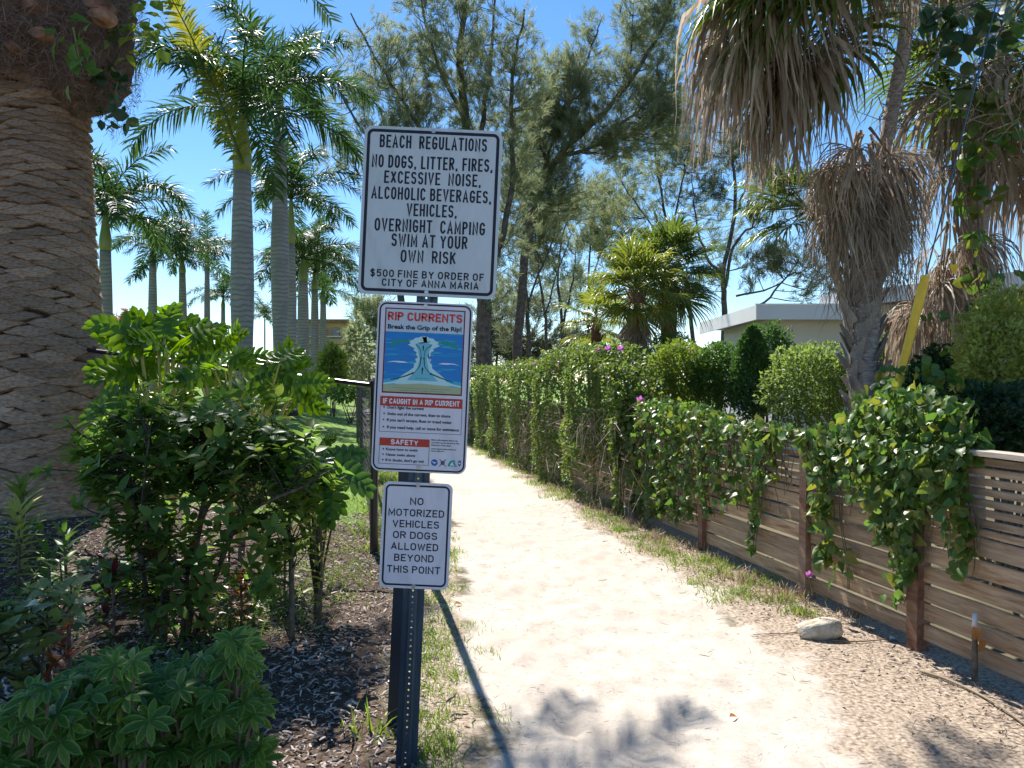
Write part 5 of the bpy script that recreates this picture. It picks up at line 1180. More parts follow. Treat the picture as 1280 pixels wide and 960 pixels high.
# tall vine hedge on the far stretch
hv = thing('vine_hedge', 'tall hedge of vines with purple flowers smothering the far stretch of the fence', 'hedge', FP(14, 0))
n = 44000; y = 9.2+(26-9.2)*rng.random(n)**1.35
hz = np.interp(y, [9.2, 9.6, 10.1, 12.5, 15.4, 20, 26], [1.35, 1.75, 2.05, 2.03, 1.92, 1.9, 2.0])+.28*(fbm(y*1.7, y*0, 3, 4)-.5)
u = rng.random(n); z = hz*(u**.8); bul = .20+.30*(fbm(y*2.1, z*2.4, 3, 9)-.35)+.10*np.sin(y*3.1)
front = rng.random(n) < .78
offn = np.where(front, bul*(1-.35*rng.random(n)**2)*np.clip((hz-z)/.35, .1, 1)**.5, rng.uniform(-.45, .3, n)); z = np.where(front, z, hz*(.93+.1*rng.random(n)))
dens = fbm(y*2.6, z*3.4+5, 3, 13); keep = (dens > .29) | (z > 1.2); keep &= (z > .55) | (y > 11.5) | (rng.random(n) < .45)
y, z, offn = y[keep], z[keep], offn[keep]; pos = np.column_stack([fence_x(y), y, z])+FN*offn[:, None]
m_ = len(pos); Ms = frames(pos, nrm(rng.normal(0, .6, (m_, 3))+[0, 0, -.5]+FN*.5), nrm(FN*.8+[0, 0, .6]+rng.normal(0, .55, (m_, 3))), .062*rng.uniform(.6, 1.3, m_))
b = MB(); pk = rng.integers(0, 2, m_)
T2 = [leaf_T(1, .8, 2, .2, .15, base=.75), leaf_T(1, .55, 2, .15, .2)]
for k in range(2): stamp(b, T2[k], Ms[pk == k])
b.build('foliage', M['hedge'], hv, kind='stuff'); ct += b.tris()
b = MB()
for k in range(380):
    y0 = 8.6+13*random.random()**1.6; z0 = random.uniform(.1, 1.3); p0 = FP(y0, z0, random.uniform(.05, .45))
    p1 = p0+np.array([random.gauss(0, .1), random.gauss(0, .15), random.gauss(-.1, .15)]); p2_ = p1+np.array([random.gauss(0, .12), random.gauss(0, .15), random.gauss(-.2, .1)])
    if p2_[2] < .02: p2_[2] = .02
    tube(b, [p0, p1, p2_], [.004, .004, .002], 3, cap=False)
b.build('bare_stems', M['twig'], hv, kind='stuff')
petal = leaf_T(1, .8, 2, -.1, -.2, base=.9)
fl_T = join_T([xf(petal, np.array(Matrix.Rotation(2*math.pi*k/5, 4, 'Z') @ Matrix.Rotation(-.5, 4, 'Y'))) for k in range(5)]); fl_M = T_mesh('flower', fl_T, M['flower'])
def flower(px, py, Y, par, s=.05):
    q = P(px, py, Y); place('flower', fl_M, frames(q, [1, 0, .1], nrm(np.array([-.5, -.8, .5])), s)[0], par)
for px, py in ((748, 438), (760, 437), (776, 437), (738, 453), (690, 460), (693, 464), (651, 474), (675, 480), (610, 490), (610, 496), (712, 480), (658, 520), (800, 501), (660, 457), (668, 456), (640, 460), (700, 457), (725, 446), (630, 476)):
    r_ = (px-HX)/F; Yf = 3.435/(r_+FS); flower(px, py, Yf-.42, hv, .06)
wf = thing('wild_flower', 'single purple flower on thin weed at the foot of the dark middle post', 'flower', P(1012, 740, 5.55))
flower(1011, 719, 5.5, wf, .035); b = MB(); tube(b, bez([P(1016, 745, 5.55), P(1013, 730, 5.5), P(1011, 720, 5.5)], 4), .003, 4); b.build('stem', M['greenstem'], wf)
# vine climbing the right palm, broad leaves at the top right
big = [leaf_T(1, .95, 4, .08, .1, base=.85), leaf_T(1, .85, 4, .12, .2, base=.8)]
def cluster(name, label, cat, spots, Y, size, mat, stems=(), maxp=300, nn0=(0, -.6, .2), group=None):
    q = P(spots[0][0], spots[0][1], Y); o = thing(name, label, cat, q, group); pos = []
    for (x_, y_, rx, ry, n) in spots:
        c = P(x_, y_, Y); a = rng.normal(0, .5, (n, 3)); pos.append(c+a*[rx/F*Y, .25, ry/F*Y])
    pos = np.concatenate(pos); m_ = len(pos)
    Ms = frames(pos, nrm(rng.normal(0, .7, (m_, 3))+[0, 0, -.5]), nrm(rng.normal(0, .6, (m_, 3))+nn0), size*rng.uniform(.65, 1.15, m_))
    scatter('leaf', big, [T_mesh('leaf', t, mat) for t in big], Ms, o, mat, maxp)
    for pl, r_ in stems:
        b = MB(); tube(b, bez([P(x_, y_, Y+.03) for x_, y_ in pl], 5), r_, 5); b.build('stem', M['stem'], o)
    return o
cluster('sea_grape_branch', 'overhanging branch with large round dark leaves at the top right corner', 'branch', [(1160, 25, 20, 20, 9), (1190, 40, 25, 30, 12), (1215, 55, 22, 35, 13), (1222, 92, 14, 22, 5), (1250, 20, 30, 20, 8), (1265, 45, 12, 12, 4)], 6.2, .16, M['bush_d'],
        [([(1300, -30), (1262, 20), (1234, 68), (1215, 110)], .012), ([(1300, -60), (1230, -5), (1175, 20), (1150, 30)], .014), ([(1225, 85), (1205, 95), (1170, 75)], .006)])
cluster('climbing_vine', 'broad leaved vine climbing the fan palm at the right edge', 'vine', [(1240, 130, 20, 30, 34), (1215, 190, 16, 40, 34), (1222, 250, 12, 30, 24), (1218, 300, 10, 20, 12), (1225, 345, 12, 18, 12), (1250, 170, 16, 22, 22), (1268, 130, 10, 20, 12), (1185, 130, 16, 16, 10), (1225, 400, 14, 24, 20), (1275, 340, 8, 20, 6), (1240, 380, 20, 20, 16), (1172, 400, 8, 10, 4)], 7.7, .13, M['vine'],
        [([(1260, 60), (1240, 130), (1222, 220), (1226, 340), (1232, 480)], .01), ([(1262, 120), (1200, 180), (1215, 300), (1240, 470)], .007)])
cluster('climbing_vine', 'leafy vine mass growing up behind the fence round the yellow guard', 'vine', [(1115, 500, 30, 16, 70), (1150, 505, 40, 22, 110), (1185, 520, 34, 24, 90), (1090, 520, 24, 14, 50), (1120, 470, 14, 14, 24), (1165, 470, 24, 24, 50), (1135, 530, 45, 16, 110)], 5.75, .085, M['vine'],
        [([(1100, 560), (1120, 500), (1135, 450)], .008)], nn0=(-.2, -.5, .8))
hl = thing('heart_leaf', 'single bright yellow heart shaped leaf hanging against the brown fronds', 'leaf', P(1192, 335, 7.4))
place('blade', T_mesh('blade', heart_T(1.), M['yellow']), frames(P(1192, 331, 7.4), [0, 0, -1], [0, -1, .1], .085)[0], hl)
b = MB(); tube(b, [P(1192, 331, 7.4), P(1190, 318, 7.42), P(1196, 300, 7.45)], .003, 4); b.build('stalk', M['greenstem'], hl)
# tangle of dry stems at the top right
b = MB()
for k in range(170):
    p0 = P(random.uniform(1090, 1290), random.uniform(-20, 170), random.uniform(6.6, 8)); pts = [p0]; d = nrm(rng.normal(0, 1, 3))
    for j in range(4): d = nrm(d+rng.normal(0, .5, 3)+[0, 0, -.12]); pts.append(pts[-1]+d*random.uniform(.06, .16))
    tube(b, pts, [.006, .005, .004, .003, .002], 3, cap=False)
tag(b.build('dry_vine_tangle', M['twig'], kind='stuff'), 'tangle of dry brown vine stems between the two near palms', 'vine')

# ------------------------------------------------------------------ philodendron behind the shrub
def phil_leaf(seed, L=.5):
    r = np.random.default_rng(seed); parts = []; n = 6
    ax = np.array([[t*L, 0, -.25*L*t*t] for t in np.linspace(0, 1, 9)])
    parts.append(strip(ax, np.array([0, 1., 0]), np.array([.05, .11, .13, .13, .12, .10, .08, .05, .01])*L*.85))
    for k in range(n):
        t = .04+.86*k/(n-1); p = np.array([t*L, 0, -.25*L*t*t])
        for s in (-1, 1):
            a = R(122-100*t+r.normal(0, 5)); l_ = L*(.56-.2*abs(t-.35)-.16*t)*r.uniform(.85, 1.1)
            d = np.array([math.cos(a), s*math.sin(a), .12]); q = [p]
            for m_ in range(4): q.append(q[-1]+d*l_/4); d = nrm(d+[.10, 0, -.16])
            sd_ = nrm(np.cross(nrm(np.array([math.cos(a), s*math.sin(a), 0])), [0, 0, 1.]))
            parts.append(strip(np.array(q), sd_, np.array([.075, .10, .105, .085, .015])*L, np.array([0, 0, 1.]), .35))
    return join_T(parts)
PT = [phil_leaf(k) for k in range(4)]
def philodendron(label, base_px, Y, tips, size, mat='phil'):
    c = P(base_px[0], base_px[1], Y); z0 = float(gz(c[0], Y)); base = np.array([c[0], Y, z0]); o = thing('philodendron', label, 'plant', base)
    pm_ = [T_mesh('leaf', t, M[mat]) for t in PT]; st = T_mesh
    tips = list(tips)+[(x_+random.gauss(0, 16)*size, y_+random.gauss(0, 13)*size, az+random.gauss(0, 40), pit+random.gauss(0, 15), s_*.9) for (x_, y_, az, pit, s_) in tips for _ in range(2 if mat == 'phil' else 1)]
    for k, (x_, y_, az, pit, s_) in enumerate(tips):
        e = P(x_, y_+(22 if mat == 'phil' else 0), Y+random.uniform(-.4, .4)); b = MB(); tube(b, bez([base+[0, 0, .1], (base+e)/2+[random.gauss(0, .05), 0, .25], e], 6), np.linspace(.014, .007, 13)*(1 if mat == 'phil' else .6), 6); b.build('petiole', M['yellowstem' if mat == 'phil' else 'dstem'], o, smooth=True)
        a = R(az); d = np.array([math.cos(a)*math.cos(R(pit)), math.sin(a)*math.cos(R(pit)), math.sin(R(pit))]); up = np.array([0, -1.3, .8])
        place('leaf', pm_[k % 4], frames(e, d, up, s_*size)[0], o)
    b = MB(); tube(b, [base-[0, 0, .1], base+[.03, 0, .35]], [.03, .025], 8); b.build('stalk', M['stem'], o)
philodendron('sunlit philodendron with lobed lime leaves against the royal palm trunks', (210, 640), 6.7,
   [(175, 400, 200, 25, 1.1), (200, 405, 250, 40, 1), (215, 415, 300, 10, 1.1), (160, 440, 180, -5, 1.1), (185, 440, 230, 0, 1.1), (150, 480, 190, -20, 1), (235, 440, 330, -10, 1), (195, 395, 90, 50, 1), (215, 400, 20, 35, .9), (180, 475, 240, -20, 1), (225, 470, 300, -10, 1), (160, 410, 150, 20, 1), (205, 500, 270, -20, 1), (145, 455, 140, 0, 1), (250, 420, 10, 30, .9), (240, 400, 40, 30, .9)], .66)
philodendron('second lime philodendron with leaves reaching right over the fence rail', (300, 640), 6.4,
   [(270, 425, 200, 5, .9), (285, 410, 300, 40, .8), (300, 425, 350, 10, .8), (320, 445, 350, 30, 1), (345, 440, 330, 15, 1), (355, 460, 0, 0, 1), (365, 475, 350, -15, .9), (335, 475, 300, -25, 1), (310, 460, 230, -10, .9), (255, 445, 210, -10, .9), (350, 430, 60, 35, .8), (372, 455, 10, 5, .8)], .62)
philodendron('darker philodendron clump with drooping lobed leaves left of the lower sign', (395, 690), 5.2,
   [(400, 575, 330, -10, 1), (405, 590, 300, -35, 1), (395, 570, 240, 0, .9), (420, 585, 0, -30, .9), (410, 600, 280, -50, 1), (385, 590, 220, -30, .9), (418, 570, 30, 10, .8), (400, 560, 300, 25, .8), (395, 610, 250, -50, .8)], .55, 'phil_d')

# ------------------------------------------------------------------ central shrub
LT = [leaf_T(1, .52, 4, .12, .25, base=.8), leaf_T(1, .58, 4, .05, .1, base=.85), leaf_T(1, .48, 4, .2, .35, base=.75)]
def shrub(label, stems, whorls, size, mat, Y, name='broadleaf_shrub', maxp=300, nl=(5, 8), rt=.018):
    base = P(*stems[0][0], Y); base[2] = float(gz(base[0], Y)); o = thing(name, label, 'shrub', base); pts_all = []
    for k, pl in enumerate(stems):
        pts = np.array([P(x_, y_, Y) for x_, y_ in pl]); pts[0][2] = float(gz(pts[0][0], Y))-.03; pts[1:, 1] += np.cumsum(rng.normal(0, .12, len(pl)-1)); pts = bez(pts, 6)
        b = MB(); tube(b, pts, np.linspace(rt, rt*.35, len(pts)), 7); b.build('branch', M['stem'], o, smooth=True); pts_all.append(pts[4:])
    pa = np.concatenate(pts_all); tw = MB(); Ms = []
    for (cx, cy, rx, ry, n) in whorls:
        n = int(n*1.45); c = P(cx, cy, Y); a = rng.normal(0, .5, (n, 3)); E = c+a*[rx/F*Y, .38, ry/F*Y]
        for e in E:
            sub = pa[rng.random(len(pa)) < .35]; s_ = sub[np.argmin(((sub-e)**2).sum(1)+np.maximum(0, sub[:, 2]-e[2])*3)]
            tube(tw, bez([s_, (s_+e)/2+rng.normal(0, .03, 3), e], 3), np.linspace(.006, .003, 7), 4, cap=False)
            ax_ = nrm(e-s_+[0, 0, .25]); m_ = rng.integers(*nl); t0 = rng.uniform(0, 6.3)
            u_ = nrm(np.cross(ax_, [.3, 1, .2])); v_ = np.cross(ax_, u_); an = t0+np.arange(m_)*2.4
            out = np.cos(an)[:, None]*u_+np.sin(an)[:, None]*v_; tl = rng.uniform(.25, .75, m_)[:, None]
            d = nrm(out+ax_*tl+rng.normal(0, .12, (m_, 3))); nn_ = nrm(ax_-out*tl*.6+[0, 0, .4]+rng.normal(0, .15, (m_, 3)))
            Ms.append(frames(e-ax_*.04*np.arange(m_)[:, None]*.3, d, nn_, size*rng.uniform(.7, 1.15, m_)))
    tw.build('twigs', M['dstem'], o, smooth=True); Ms = np.concatenate(Ms)
    scatter('leaf', LT, [T_mesh('leaf', t, mat) for t in LT], Ms, o, mat, maxp, None, True, 'inner_leaves'); return o
shrub('large shrub with rounded green leaves and thin bare stems before the date palm',
  [[(186, 790), (186, 730), (182, 650), (160, 560)], [(228, 790), (230, 700), (250, 630), (255, 560), (262, 520)], [(234, 760), (250, 650), (300, 600), (340, 560)], [(205, 800), (208, 720), (200, 640), (210, 540)], [(240, 760), (290, 670), (330, 630), (395, 600)], [(192, 760), (160, 700), (130, 640), (110, 600)], [(365, 770), (362, 700), (350, 660), (355, 620)]],
  [(160, 560, 50, 36, 22), (215, 540, 52, 34, 22), (125, 590, 34, 34, 18), (265, 520, 50, 34, 18), (300, 545, 50, 34, 17), (335, 560, 45, 36, 16), (180, 610, 50, 30, 22), (230, 600, 45, 40, 16), (280, 600, 40, 30, 9), (170, 655, 44, 30, 18), (215, 660, 30, 34, 9), (365, 570, 40, 30, 12), (305, 520, 30, 22, 8), (190, 510, 36, 20, 10), (350, 670, 30, 26, 8), (300, 640, 34, 24, 6), (375, 620, 26, 30, 8), (145, 520, 24, 24, 10), (230, 560, 60, 40, 26), (330, 600, 60, 30, 16), (150, 600, 50, 40, 16), (170, 700, 50, 30, 14), (240, 690, 40, 30, 9), (330, 640, 50, 40, 14), (300, 580, 70, 40, 22), (360, 540, 40, 24, 12), (110, 560, 24, 30, 10), (200, 740, 60, 24, 12), (300, 730, 50, 24, 8), (150, 750, 40, 20, 6), (350, 700, 30, 30, 6), (410, 590, 20, 24, 6)], .098, M['shrub'], 4.75, rt=.02)
shrub('pale yellow green leaved shrub catching light at the left edge', [[(20, 960), (22, 880), (28, 800), (30, 760)], [(-10, 960), (-5, 860), (5, 790)], [(40, 940), (45, 860), (40, 790)]],
  [(30, 745, 26, 22, 9), (15, 780, 26, 26, 8), (45, 760, 18, 16, 5), (5, 850, 18, 26, 7), (-15, 800, 30, 40, 8)], .085, M['pale'], 2.75, 'pale_shrub', rt=.009)
# crotons and bromeliads
CT = [leaf_T(1, .26, 4, .15, .35, base=.8), leaf_T(1, .20, 4, .2, .5, base=.7)]
def rosette(name, label, cat, px, py, Y, n, size, mat, el=(20, 75), rise=0., group=None):
    q = P(px, py, Y); z0 = float(gz(q[0], Y)); q[2] = max(q[2], z0+.02); o = thing(name, label, cat, (q[0], Y, z0), group)
    mm = [T_mesh('leaf', t, mat) for t in CT]
    hz_ = q[2]-z0
    if hz_ > .06: b = MB(); tube(b, [[q[0], Y, z0-.03], [q[0]+.01, Y, (q[2]+z0)/2], q], .009, 5); b.build('stem', M['stem'], o)
    n = int(n*(1+min(2.2, hz_*5)))
    for k in range(n):
        a = k*2.39996; e = R(el[0]+(el[1]-el[0])*(k/n)**2); d = [math.cos(a)*math.cos(e), math.sin(a)*math.cos(e), math.sin(e)]
        place('leaf', mm[k % 2], frames(q+[random.gauss(0, .015), random.gauss(0, .015), -hz_*.85*(1-k/n)], d, [-.0-math.cos(a)*math.sin(e), -math.sin(a)*math.sin(e), math.cos(e)+.01], size*random.uniform(.75, 1.1))[0], o)
for a in [
 ('croton', 'croton with red and orange leaves by the left shrub stems', 'plant', 200, 672, 4.6, 14, .17, M['croton']),
 ('croton', 'dark red croton low in the shade below the big shrub', 'plant', 140, 715, 4.3, 10, .16, M['red']),
 ('croton', 'orange leaved croton near the pale shrub at the left edge', 'plant', 85, 780, 3.3, 12, .15, M['croton']),
 ('croton', 'croton with broad green and rust leaves between pale shrub and umbrella plants', 'plant', 60, 830, 2.9, 12, .14, M['croton']),
 ('croton', 'reddish croton seen through the branches right of the shrub centre', 'plant', 285, 590, 5.6, 14, .16, M['red']),
 ('croton', 'bronze croton at the foot of the rightmost shrub stems', 'plant', 300, 725, 4.9, 14, .15, M['croton']),
 ('croton', 'dark purple red croton beside the thin shrub stems', 'plant', 255, 735, 4.7, 12, .15, M['red']),
 ('bromeliad', 'yellow tipped bromeliad at the base of the date palm trunk', 'plant', 22, 640, 5.4, 12, .20, M['bush_lime']),
 ('bromeliad', 'green upright bromeliad nearest the left edge under the date palm', 'plant', 28, 612, 5.9, 14, .22, M['bush_y']),
 ('bromeliad', 'small green bromeliad in the shaded mulch', 'plant', 80, 665, 5.0, 10, .17, M['bush_g']),
 ('bromeliad', 'tiny dark bromeliad in front of the shaded shrub stems', 'plant', 60, 690, 4.4, 10, .14, M['bush_g']),
 ('croton', 'yellow leaved croton under the right side of the big shrub', 'plant', 400, 640, 5.0, 10, .16, M['bush_lime']),
 ('croton', 'small green croton between the shrub and the lower sign', 'plant', 355, 600, 5.6, 12, .16, M['bush_y'])]: rosette(*a)
b = MB(); Tb = [leaf_T(1, .4, 2, .15, .3), leaf_T(1, .3, 2, .15, .4)]
for (cx, cy, Y_, rx, ry, n, s_) in ((120, 735, 4.0, 80, 14, 260, .07), (40, 700, 4.4, 50, 24, 160, .08), (250, 740, 4.6, 60, 16, 200, .07), (330, 720, 5.2, 60, 30, 260, .07), (60, 650, 5.4, 40, 16, 90, .09)):
    c = P(cx, cy, Y_); pos = c+rng.normal(0, .5, (n, 3))*[rx/F*Y_, .4, .08]; pos[:, 2] = gz(pos[:, 0], pos[:, 1])+np.abs(rng.normal(0, .08, n))
    Ms = frames(pos, nrm(rng.normal(0, 1, (n, 3))+[0, 0, .5]), nrm(rng.normal(0, .4, (n, 3))+[0, 0, 1]), s_*rng.uniform(.6, 1.2, n)); stamp(b, Tb[0], Ms[::2]); stamp(b, Tb[1], Ms[1::2])
tag(b.build('ground_cover_plants', M['bush_g'], kind='stuff'), 'low green ground cover in the shade under the big shrub', 'ground cover')

# ------------------------------------------------------------------ umbrella plants in the foreground
lf = leaf_T(1, .36, 4, .2, .16, base=1.15)
def whorl_T(seed):
    r = np.random.default_rng(seed); ps = []; n = r.integers(7, 10)
    for k in range(n):
        m_ = Matrix.Rotation(2*math.pi*k/n+r.normal(0, .1), 4, 'Z') @ Matrix.Rotation(R(r.uniform(-12, 22)), 4, 'Y') @ Matrix.Scale(r.uniform(.85, 1.1), 4); ps.append(xf(lf, np.array(m_)))
    return join_T(ps)
WT = [whorl_T(k) for k in range(6)]; WM = [T_mesh('leaf_whorl', t, M['scheff']) for t in WT]
def umbrella(label, base_px, Y, blobs, size=.066):
    c = P(*base_px, Y); base = np.array([c[0], Y, float(gz(c[0], Y))]); o = thing('umbrella_plant', label, 'plant', base, None); st = MB()
    for (cx, cy, rx, ry, n) in blobs:
        for k in range(int(n*3.0)):
            u = rng.uniform(-1, 1, 2)
            while u @ u > 1: u = rng.uniform(-1.1, 1.1, 2)
            Yk = Y+rng.uniform(-.35, .35); e = P(cx+u[0]*rx, cy+u[1]*ry, Yk)
            if e[2] < .06: continue
            s_ = base+[(e[0]-base[0])*.4, (Yk-Y)*.4, .05]; tube(st, bez([s_, (s_+e)/2+[0, 0, .04], e], 3), np.linspace(.008, .004, 7), 5, cap=False)
            ax_ = nrm(np.array([rng.normal(0, .4), -.55+rng.normal(0, .35), .9])); u_ = nrm(np.cross(ax_, [1, .1, 0]))
            me = WM[rng.integers(0, 6)]; place('leaf_whorl', me, frames(e, u_, ax_, size*rng.uniform(.75, 1.15))[0], o)
    st.build('stems', M['stem'], o)
umbrella('umbrella plant spreading low at the bottom left corner', (40, 1010), 2.3, [(30, 930, 60, 45, 26), (60, 890, 50, 30, 12), (10, 960, 40, 40, 12)])
umbrella('umbrella plant with the darkest leaf whorls left of the tall one', (150, 1020), 2.45, [(125, 862, 44, 32, 14), (125, 920, 70, 50, 32), (148, 832, 22, 16, 5), (95, 890, 40, 30, 12)])
umbrella('tallest umbrella plant with pale rimmed leaves beside the bright mulch', (265, 1010), 2.6, [(292, 822, 28, 24, 8), (262, 845, 34, 24, 8), (275, 880, 50, 36, 20), (225, 905, 75, 44, 30), (250, 945, 80, 30, 20), (205, 862, 30, 22, 6)])

# ------------------------------------------------------------------ mulch, litter, grass
def on_path(x, y): return (x > p_left(y)) & (x < p_right(y))
n = 46000; y = 2.0+7.0*rng.random(n)**1.4; x = rng.uniform(-5.2, .1, n); k_ = x < p_left(y)-.18+rng.normal(0, .1, n); x, y = x[k_], y[k_]; n = len(x)
chipT = (np.array([[-.5,-.12,0],[.5,-.08,.02],[.45,.12,0],[-.45,.1,.03],[0,0,.16]]), [np.array([[0,1,4],[1,2,4],[2,3,4],[3,0,4]])], np.zeros(5))
chip2 = (np.array([[-.5,-.09,0],[.1,-.13,.05],[.5,-.03,0],[.5,.08,.04],[-.1,.1,.12],[-.5,.07,.03]]), [np.array([[0,1,4,5],[1,2,3,4]])], np.zeros(6))
b = MB(); a = rng.uniform(0, 6.3, n); d = np.column_stack([np.cos(a), np.sin(a), rng.normal(0, .3, n)])
Ms = frames(np.column_stack([x, y, gz(x, y)+rng.uniform(-.002, .03, n)]), d, nrm(rng.normal(0, .45, (n, 3))+[0, 0, 1]), rng.uniform(.018, .066, n)*rng.uniform(.5, 1, n))
stamp(b, chipT, Ms[::2]); stamp(b, chip2, Ms[1::2]); tag(b.build('mulch_chips', M['chip'], kind='stuff'), 'scattered brown wood mulch chips covering the planting bed', 'mulch')
# twigs and bits on the sand and along the fence
b = MB(); n = 6500; y = 2.2+8*rng.random(n)**1.5; side = rng.random(n); x = np.where(side < .35, rng.uniform(0, 1, n)*(p_right(y)-p_left(y))+p_left(y), fence_x(y)-.05-np.abs(rng.normal(0, .38, n)))
a = rng.uniform(0, 6.3, n); L = np.where(side < .35, rng.uniform(.008, .035, n), rng.uniform(.012, .075, n)*rng.uniform(.4, 1, n)); 
Tt = (np.array([[-.5,-.02,0],[-.5,.02,0],[-.5,0,.04],[0,.03,.0],[0,.07,0],[0,.05,.05],[.5,-.015,.02],[.5,.015,.02],[.5,0,.05]]), [np.array([[0,3,4,1],[3,6,7,4],[1,4,5,2],[4,7,8,5],[2,5,3,0],[5,8,6,3]])], np.zeros(9))
stamp(b, Tt, frames(np.column_stack([x, y, gz(x, y)+.004-.02*(side < .35)*0+rng.uniform(0, .01, n)]), np.column_stack([np.cos(a), np.sin(a), rng.normal(0, .07, n)]), np.tile([0, 0, 1.], (n, 1)), L))
n = 1600; y = 2.4+7*rng.random(n)**1.4; x = fence_x(y)-.03-np.abs(rng.normal(0, .33, n)); stamp(b, leaf_T(1, .5, 2, .3, .3), frames(np.column_stack([x, y, gz(x, y)+.008]), rng.normal(0, 1, (n, 3))*[1, 1, .3], nrm(rng.normal(0, .5, (n, 3))+[0, 0, 1]), rng.uniform(.012, .035, n)))
tag(b.build('leaf_litter', M['twig'], kind='stuff'), 'dry twigs and leaf bits lying along the fence and on the sand', 'litter')
blades = [blade_T(1, .09, .5), blade_T(1, .11, .8), blade_T(1, .08, .2)]
def grass(pts, h, nper, rad, mat, name, label, cat, kind='stuff', root=None):
    b = MB(); pts = np.array(pts); N_ = len(pts)*nper; c = np.repeat(pts, nper, 0); pos = c+np.column_stack([rng.normal(0, rad, (N_, 2)), np.zeros(N_)]); pos[:, 2] = gz(pos[:, 0], pos[:, 1])-.006
    a = rng.uniform(0, 6.3, N_); d = np.column_stack([np.cos(a), np.sin(a), 0*a]); up = nrm(np.column_stack([rng.normal(0, .35, (N_, 2)), np.ones(N_)])); Ms = frames(pos, d, up, h*rng.uniform(.4, 1.2, N_)); pk = rng.integers(0, 3, N_)
    for k in range(3): stamp(b, blades[k], Ms[pk == k])
    o = b.build(name, mat, root, kind=kind)
    if label: tag(o, label, cat)
    return o
def line_pts(f, ya, yb, n, sd, pw=1.): 
    y = ya+(yb-ya)*rng.random(n)**pw; return [(float(f(t))+random.gauss(0, sd), t, 0) for t in y]
verge = lambda t: p_right(t)+.30
grass([p for p in line_pts(verge, 5.6, 24, 330, .17) if p[0] < fence_x(p[1])-.06], .085, 46, .07, M['grass'], 'verge_grass', 'green and yellowish grass along the foot of the hedge', 'grass')
grass(line_pts(lambda t: fence_x(t)-.22, 5.2, 16, 110, .12), .11, 26, .08, M['drygrass'], 'dry_grass', 'dry straw coloured grass at the foot of the fence', 'dry grass')
grass(line_pts(lambda t: p_left(t)-.16, 2.3, 8.5, 150, .09), .065, 40, .05, M['grass'], 'path_edge_grass', 'short grass strip between the mulch bed and the sand path', 'grass')
grass([(random.uniform(-2.1, -1.15), random.uniform(4.9, 7.6), 0) for k in range(75)], .07, 40, .08, M['grass'], 'bed_grass', 'bright grass patches in the mulch behind the shrub', 'grass')
grass([(p_left(t)-.55+random.gauss(0, .2), t, 0) for t in rng.uniform(6.9, 19, 160)], .16, 22, .09, M['grass'], 'fence_weeds', 'tall weeds along the chain link fence beside the path', 'weeds')
grass([(random.uniform(-6.5, -1.6), random.uniform(8.4, 14), 0) for k in range(420)], .04, 60, .13, M['lawnb'], 'lawn_grass', 'mown green lawn grass beyond the chain link fence', 'grass')
for (px_, Y_, n, h, lb) in ((585, 5.05, 90, .05, 'small round weed tuft on the sand right of the channel post'), (870, 6.15, 110, .07, 'bright grass tuft at the path edge in front of the lit fence panel'), (545, 3.35, 130, .09, 'dark grass clump at the foot of the channel post'), (1000, 5.35, 160, .08, 'green weeds in front of the dark middle post'),
        (925, 5.9, 150, .07, 'wide grass tuft below the hanging vines'), (520, 3.0, 90, .10, 'grass tuft right in front of the channel post base'), (570, 4.2, 90, .06, 'yellow green tuft between the post and its long shadow'), (465, 3.5, 26, .16, 'sparse long grass leaves left of the black square post')):
    x_ = (px_-HX)/F*Y_; o = thing('grass_tuft', lb, 'grass', (x_, Y_, float(gz(x_, Y_)))); grass([(x_, Y_, 0)], h, n, .06, M['grass'], 'blades', None, None, 'stuff', o)
# rock, planks, leaves, stake
q = P(1024, 797, 4.86); q[2] = float(gz(q[0], q[1])); b = MB(); nu, nv = 22, 12; v = []
for i in range(nv):
    for j in range(nu):
        t = 2*math.pi*j/nu; p_ = math.pi*i/(nv-1)-math.pi/2; ct_, st_ = math.cos(t), math.sin(t)
        sx = np.sign(ct_)*abs(ct_)**.6; sy = np.sign(st_)*abs(st_)**.6; cz = math.cos(p_)**.45; nz_ = float(fbm(np.array(sx*2.2+3), np.array(sy*2+math.sin(p_)*2.5), 4, 2))-.5
        k_ = 1+.38*nz_; v.append([q[0]+.135*sx*cz*k_, q[1]+.075*sy*cz*k_, q[2]+.045+.062*math.sin(p_)*(1+.3*nz_)+.012*sx])
b.add(np.array(v), [[i*nu+j, i*nu+(j+1) % nu, (i+1)*nu+(j+1) % nu, (i+1)*nu+j] for i in range(nv-1) for j in range(nu)])
tag(b.build('rock', M['rock'], smooth=True), 'pale rough block of rock lying on the verge in front of the fence', 'rock')
dl = leaf_T(1, .6, 4, .35, .3, base=.8)
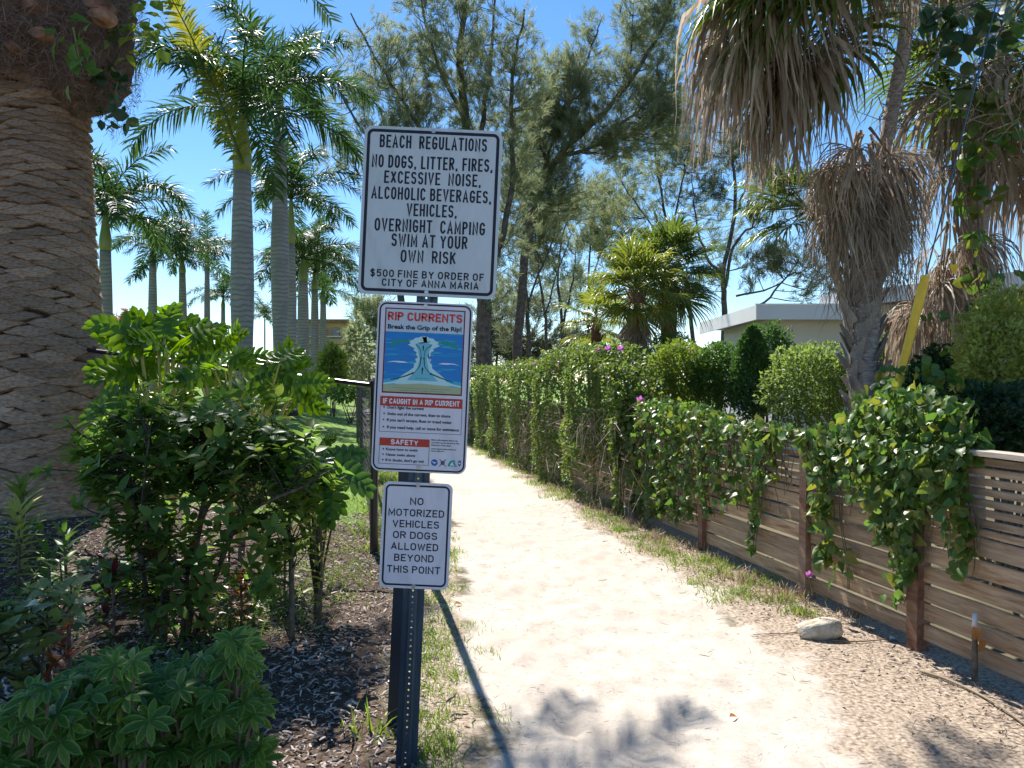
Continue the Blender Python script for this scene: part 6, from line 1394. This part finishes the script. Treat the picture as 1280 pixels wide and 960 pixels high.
for (px_, py_, s_, mat, lb) in ((912, 893, .045, 'deadleaf', 'small orange dead leaf lying alone on the sand path'), (1065, 770, .12, 'deadleaf', 'large tan curled leaf between the rock and the fence'), (568, 759, .06, 'deadleaf', 'pale orange leaf on the grass edge right of the lowest sign'), (1112, 802, .06, 'pvc', 'pale curled leaf at the end of the stick')):
    Y_ = EYE*F/(py_-HY); x_ = (px_-HX)/F*Y_; b = MB(); stamp(b, dl, frames([x_, Y_, float(gz(x_, Y_))+.012], [1, .3, .12], [0, -.25, 1], s_)); tag(b.build('dead_leaf', M[mat], smooth=True), lb, 'leaf')
def stick(p, r, lb, mat='twig'):
    pts = []
    for px_, py_ in p: Y_ = EYE*F/(py_-HY); x_ = (px_-HX)/F*Y_; pts.append([x_, Y_, float(gz(x_, Y_))+r+.004])
    b = MB(); tube(b, bez(pts, 5), np.linspace(r, r*.6, (len(pts)-1)*5+1), 6); tag(b.build('stick', M[mat], smooth=True), lb, 'stick')
stick([(1040, 803), (1075, 804), (1112, 801)], .006, 'thin straight pale stick on the ground right of the rock', 'drygrass')
stick([(1150, 842), (1190, 855), (1240, 880), (1290, 915)], .009, 'long pale dry frond stem lying under the near fence panel', 'drygrass')
stick([(1012, 790), (985, 793), (955, 793)], .004, 'thin dark twig left of the rock')
q = P(1219, 838, 4.15); q[2] = 0; o = thing('pipe_stake', 'grey capped pipe standing against the slats with a brown leaf caught on it', 'pipe', q)
b = MB(); tube(b, [q+[0, 0, -.05], q+[.005, .01, .28]], [.017, .014], 8); b.build('stake', M['stem'], o); b = MB(); tube(b, [q+[.005, .01, .27], q+[.007, .01, .36]], .014, 10); b.build('pipe_end', M['pvc'], o, smooth=True)
b = MB(); stamp(b, dl, frames([q+[-.03, -.03, .30], q+[0, -.035, .24]], [[.4, 0, -1], [.2, 0, -1]], [[0, -1, .2], [.3, -1, .2]], .09)); b.build('caught_leaf', M['deadleaf'], o)

for o in ROOTS:
    if '_o' in o: del o['_o']
print('TRIS', sum(sum(len(p.vertices)-2 for p in m.polygons) if len(m.polygons) < 2000 else int(len(m.loops)-2*len(m.polygons)) for m in bpy.data.meshes), 'OBJ', len(bpy.data.objects))
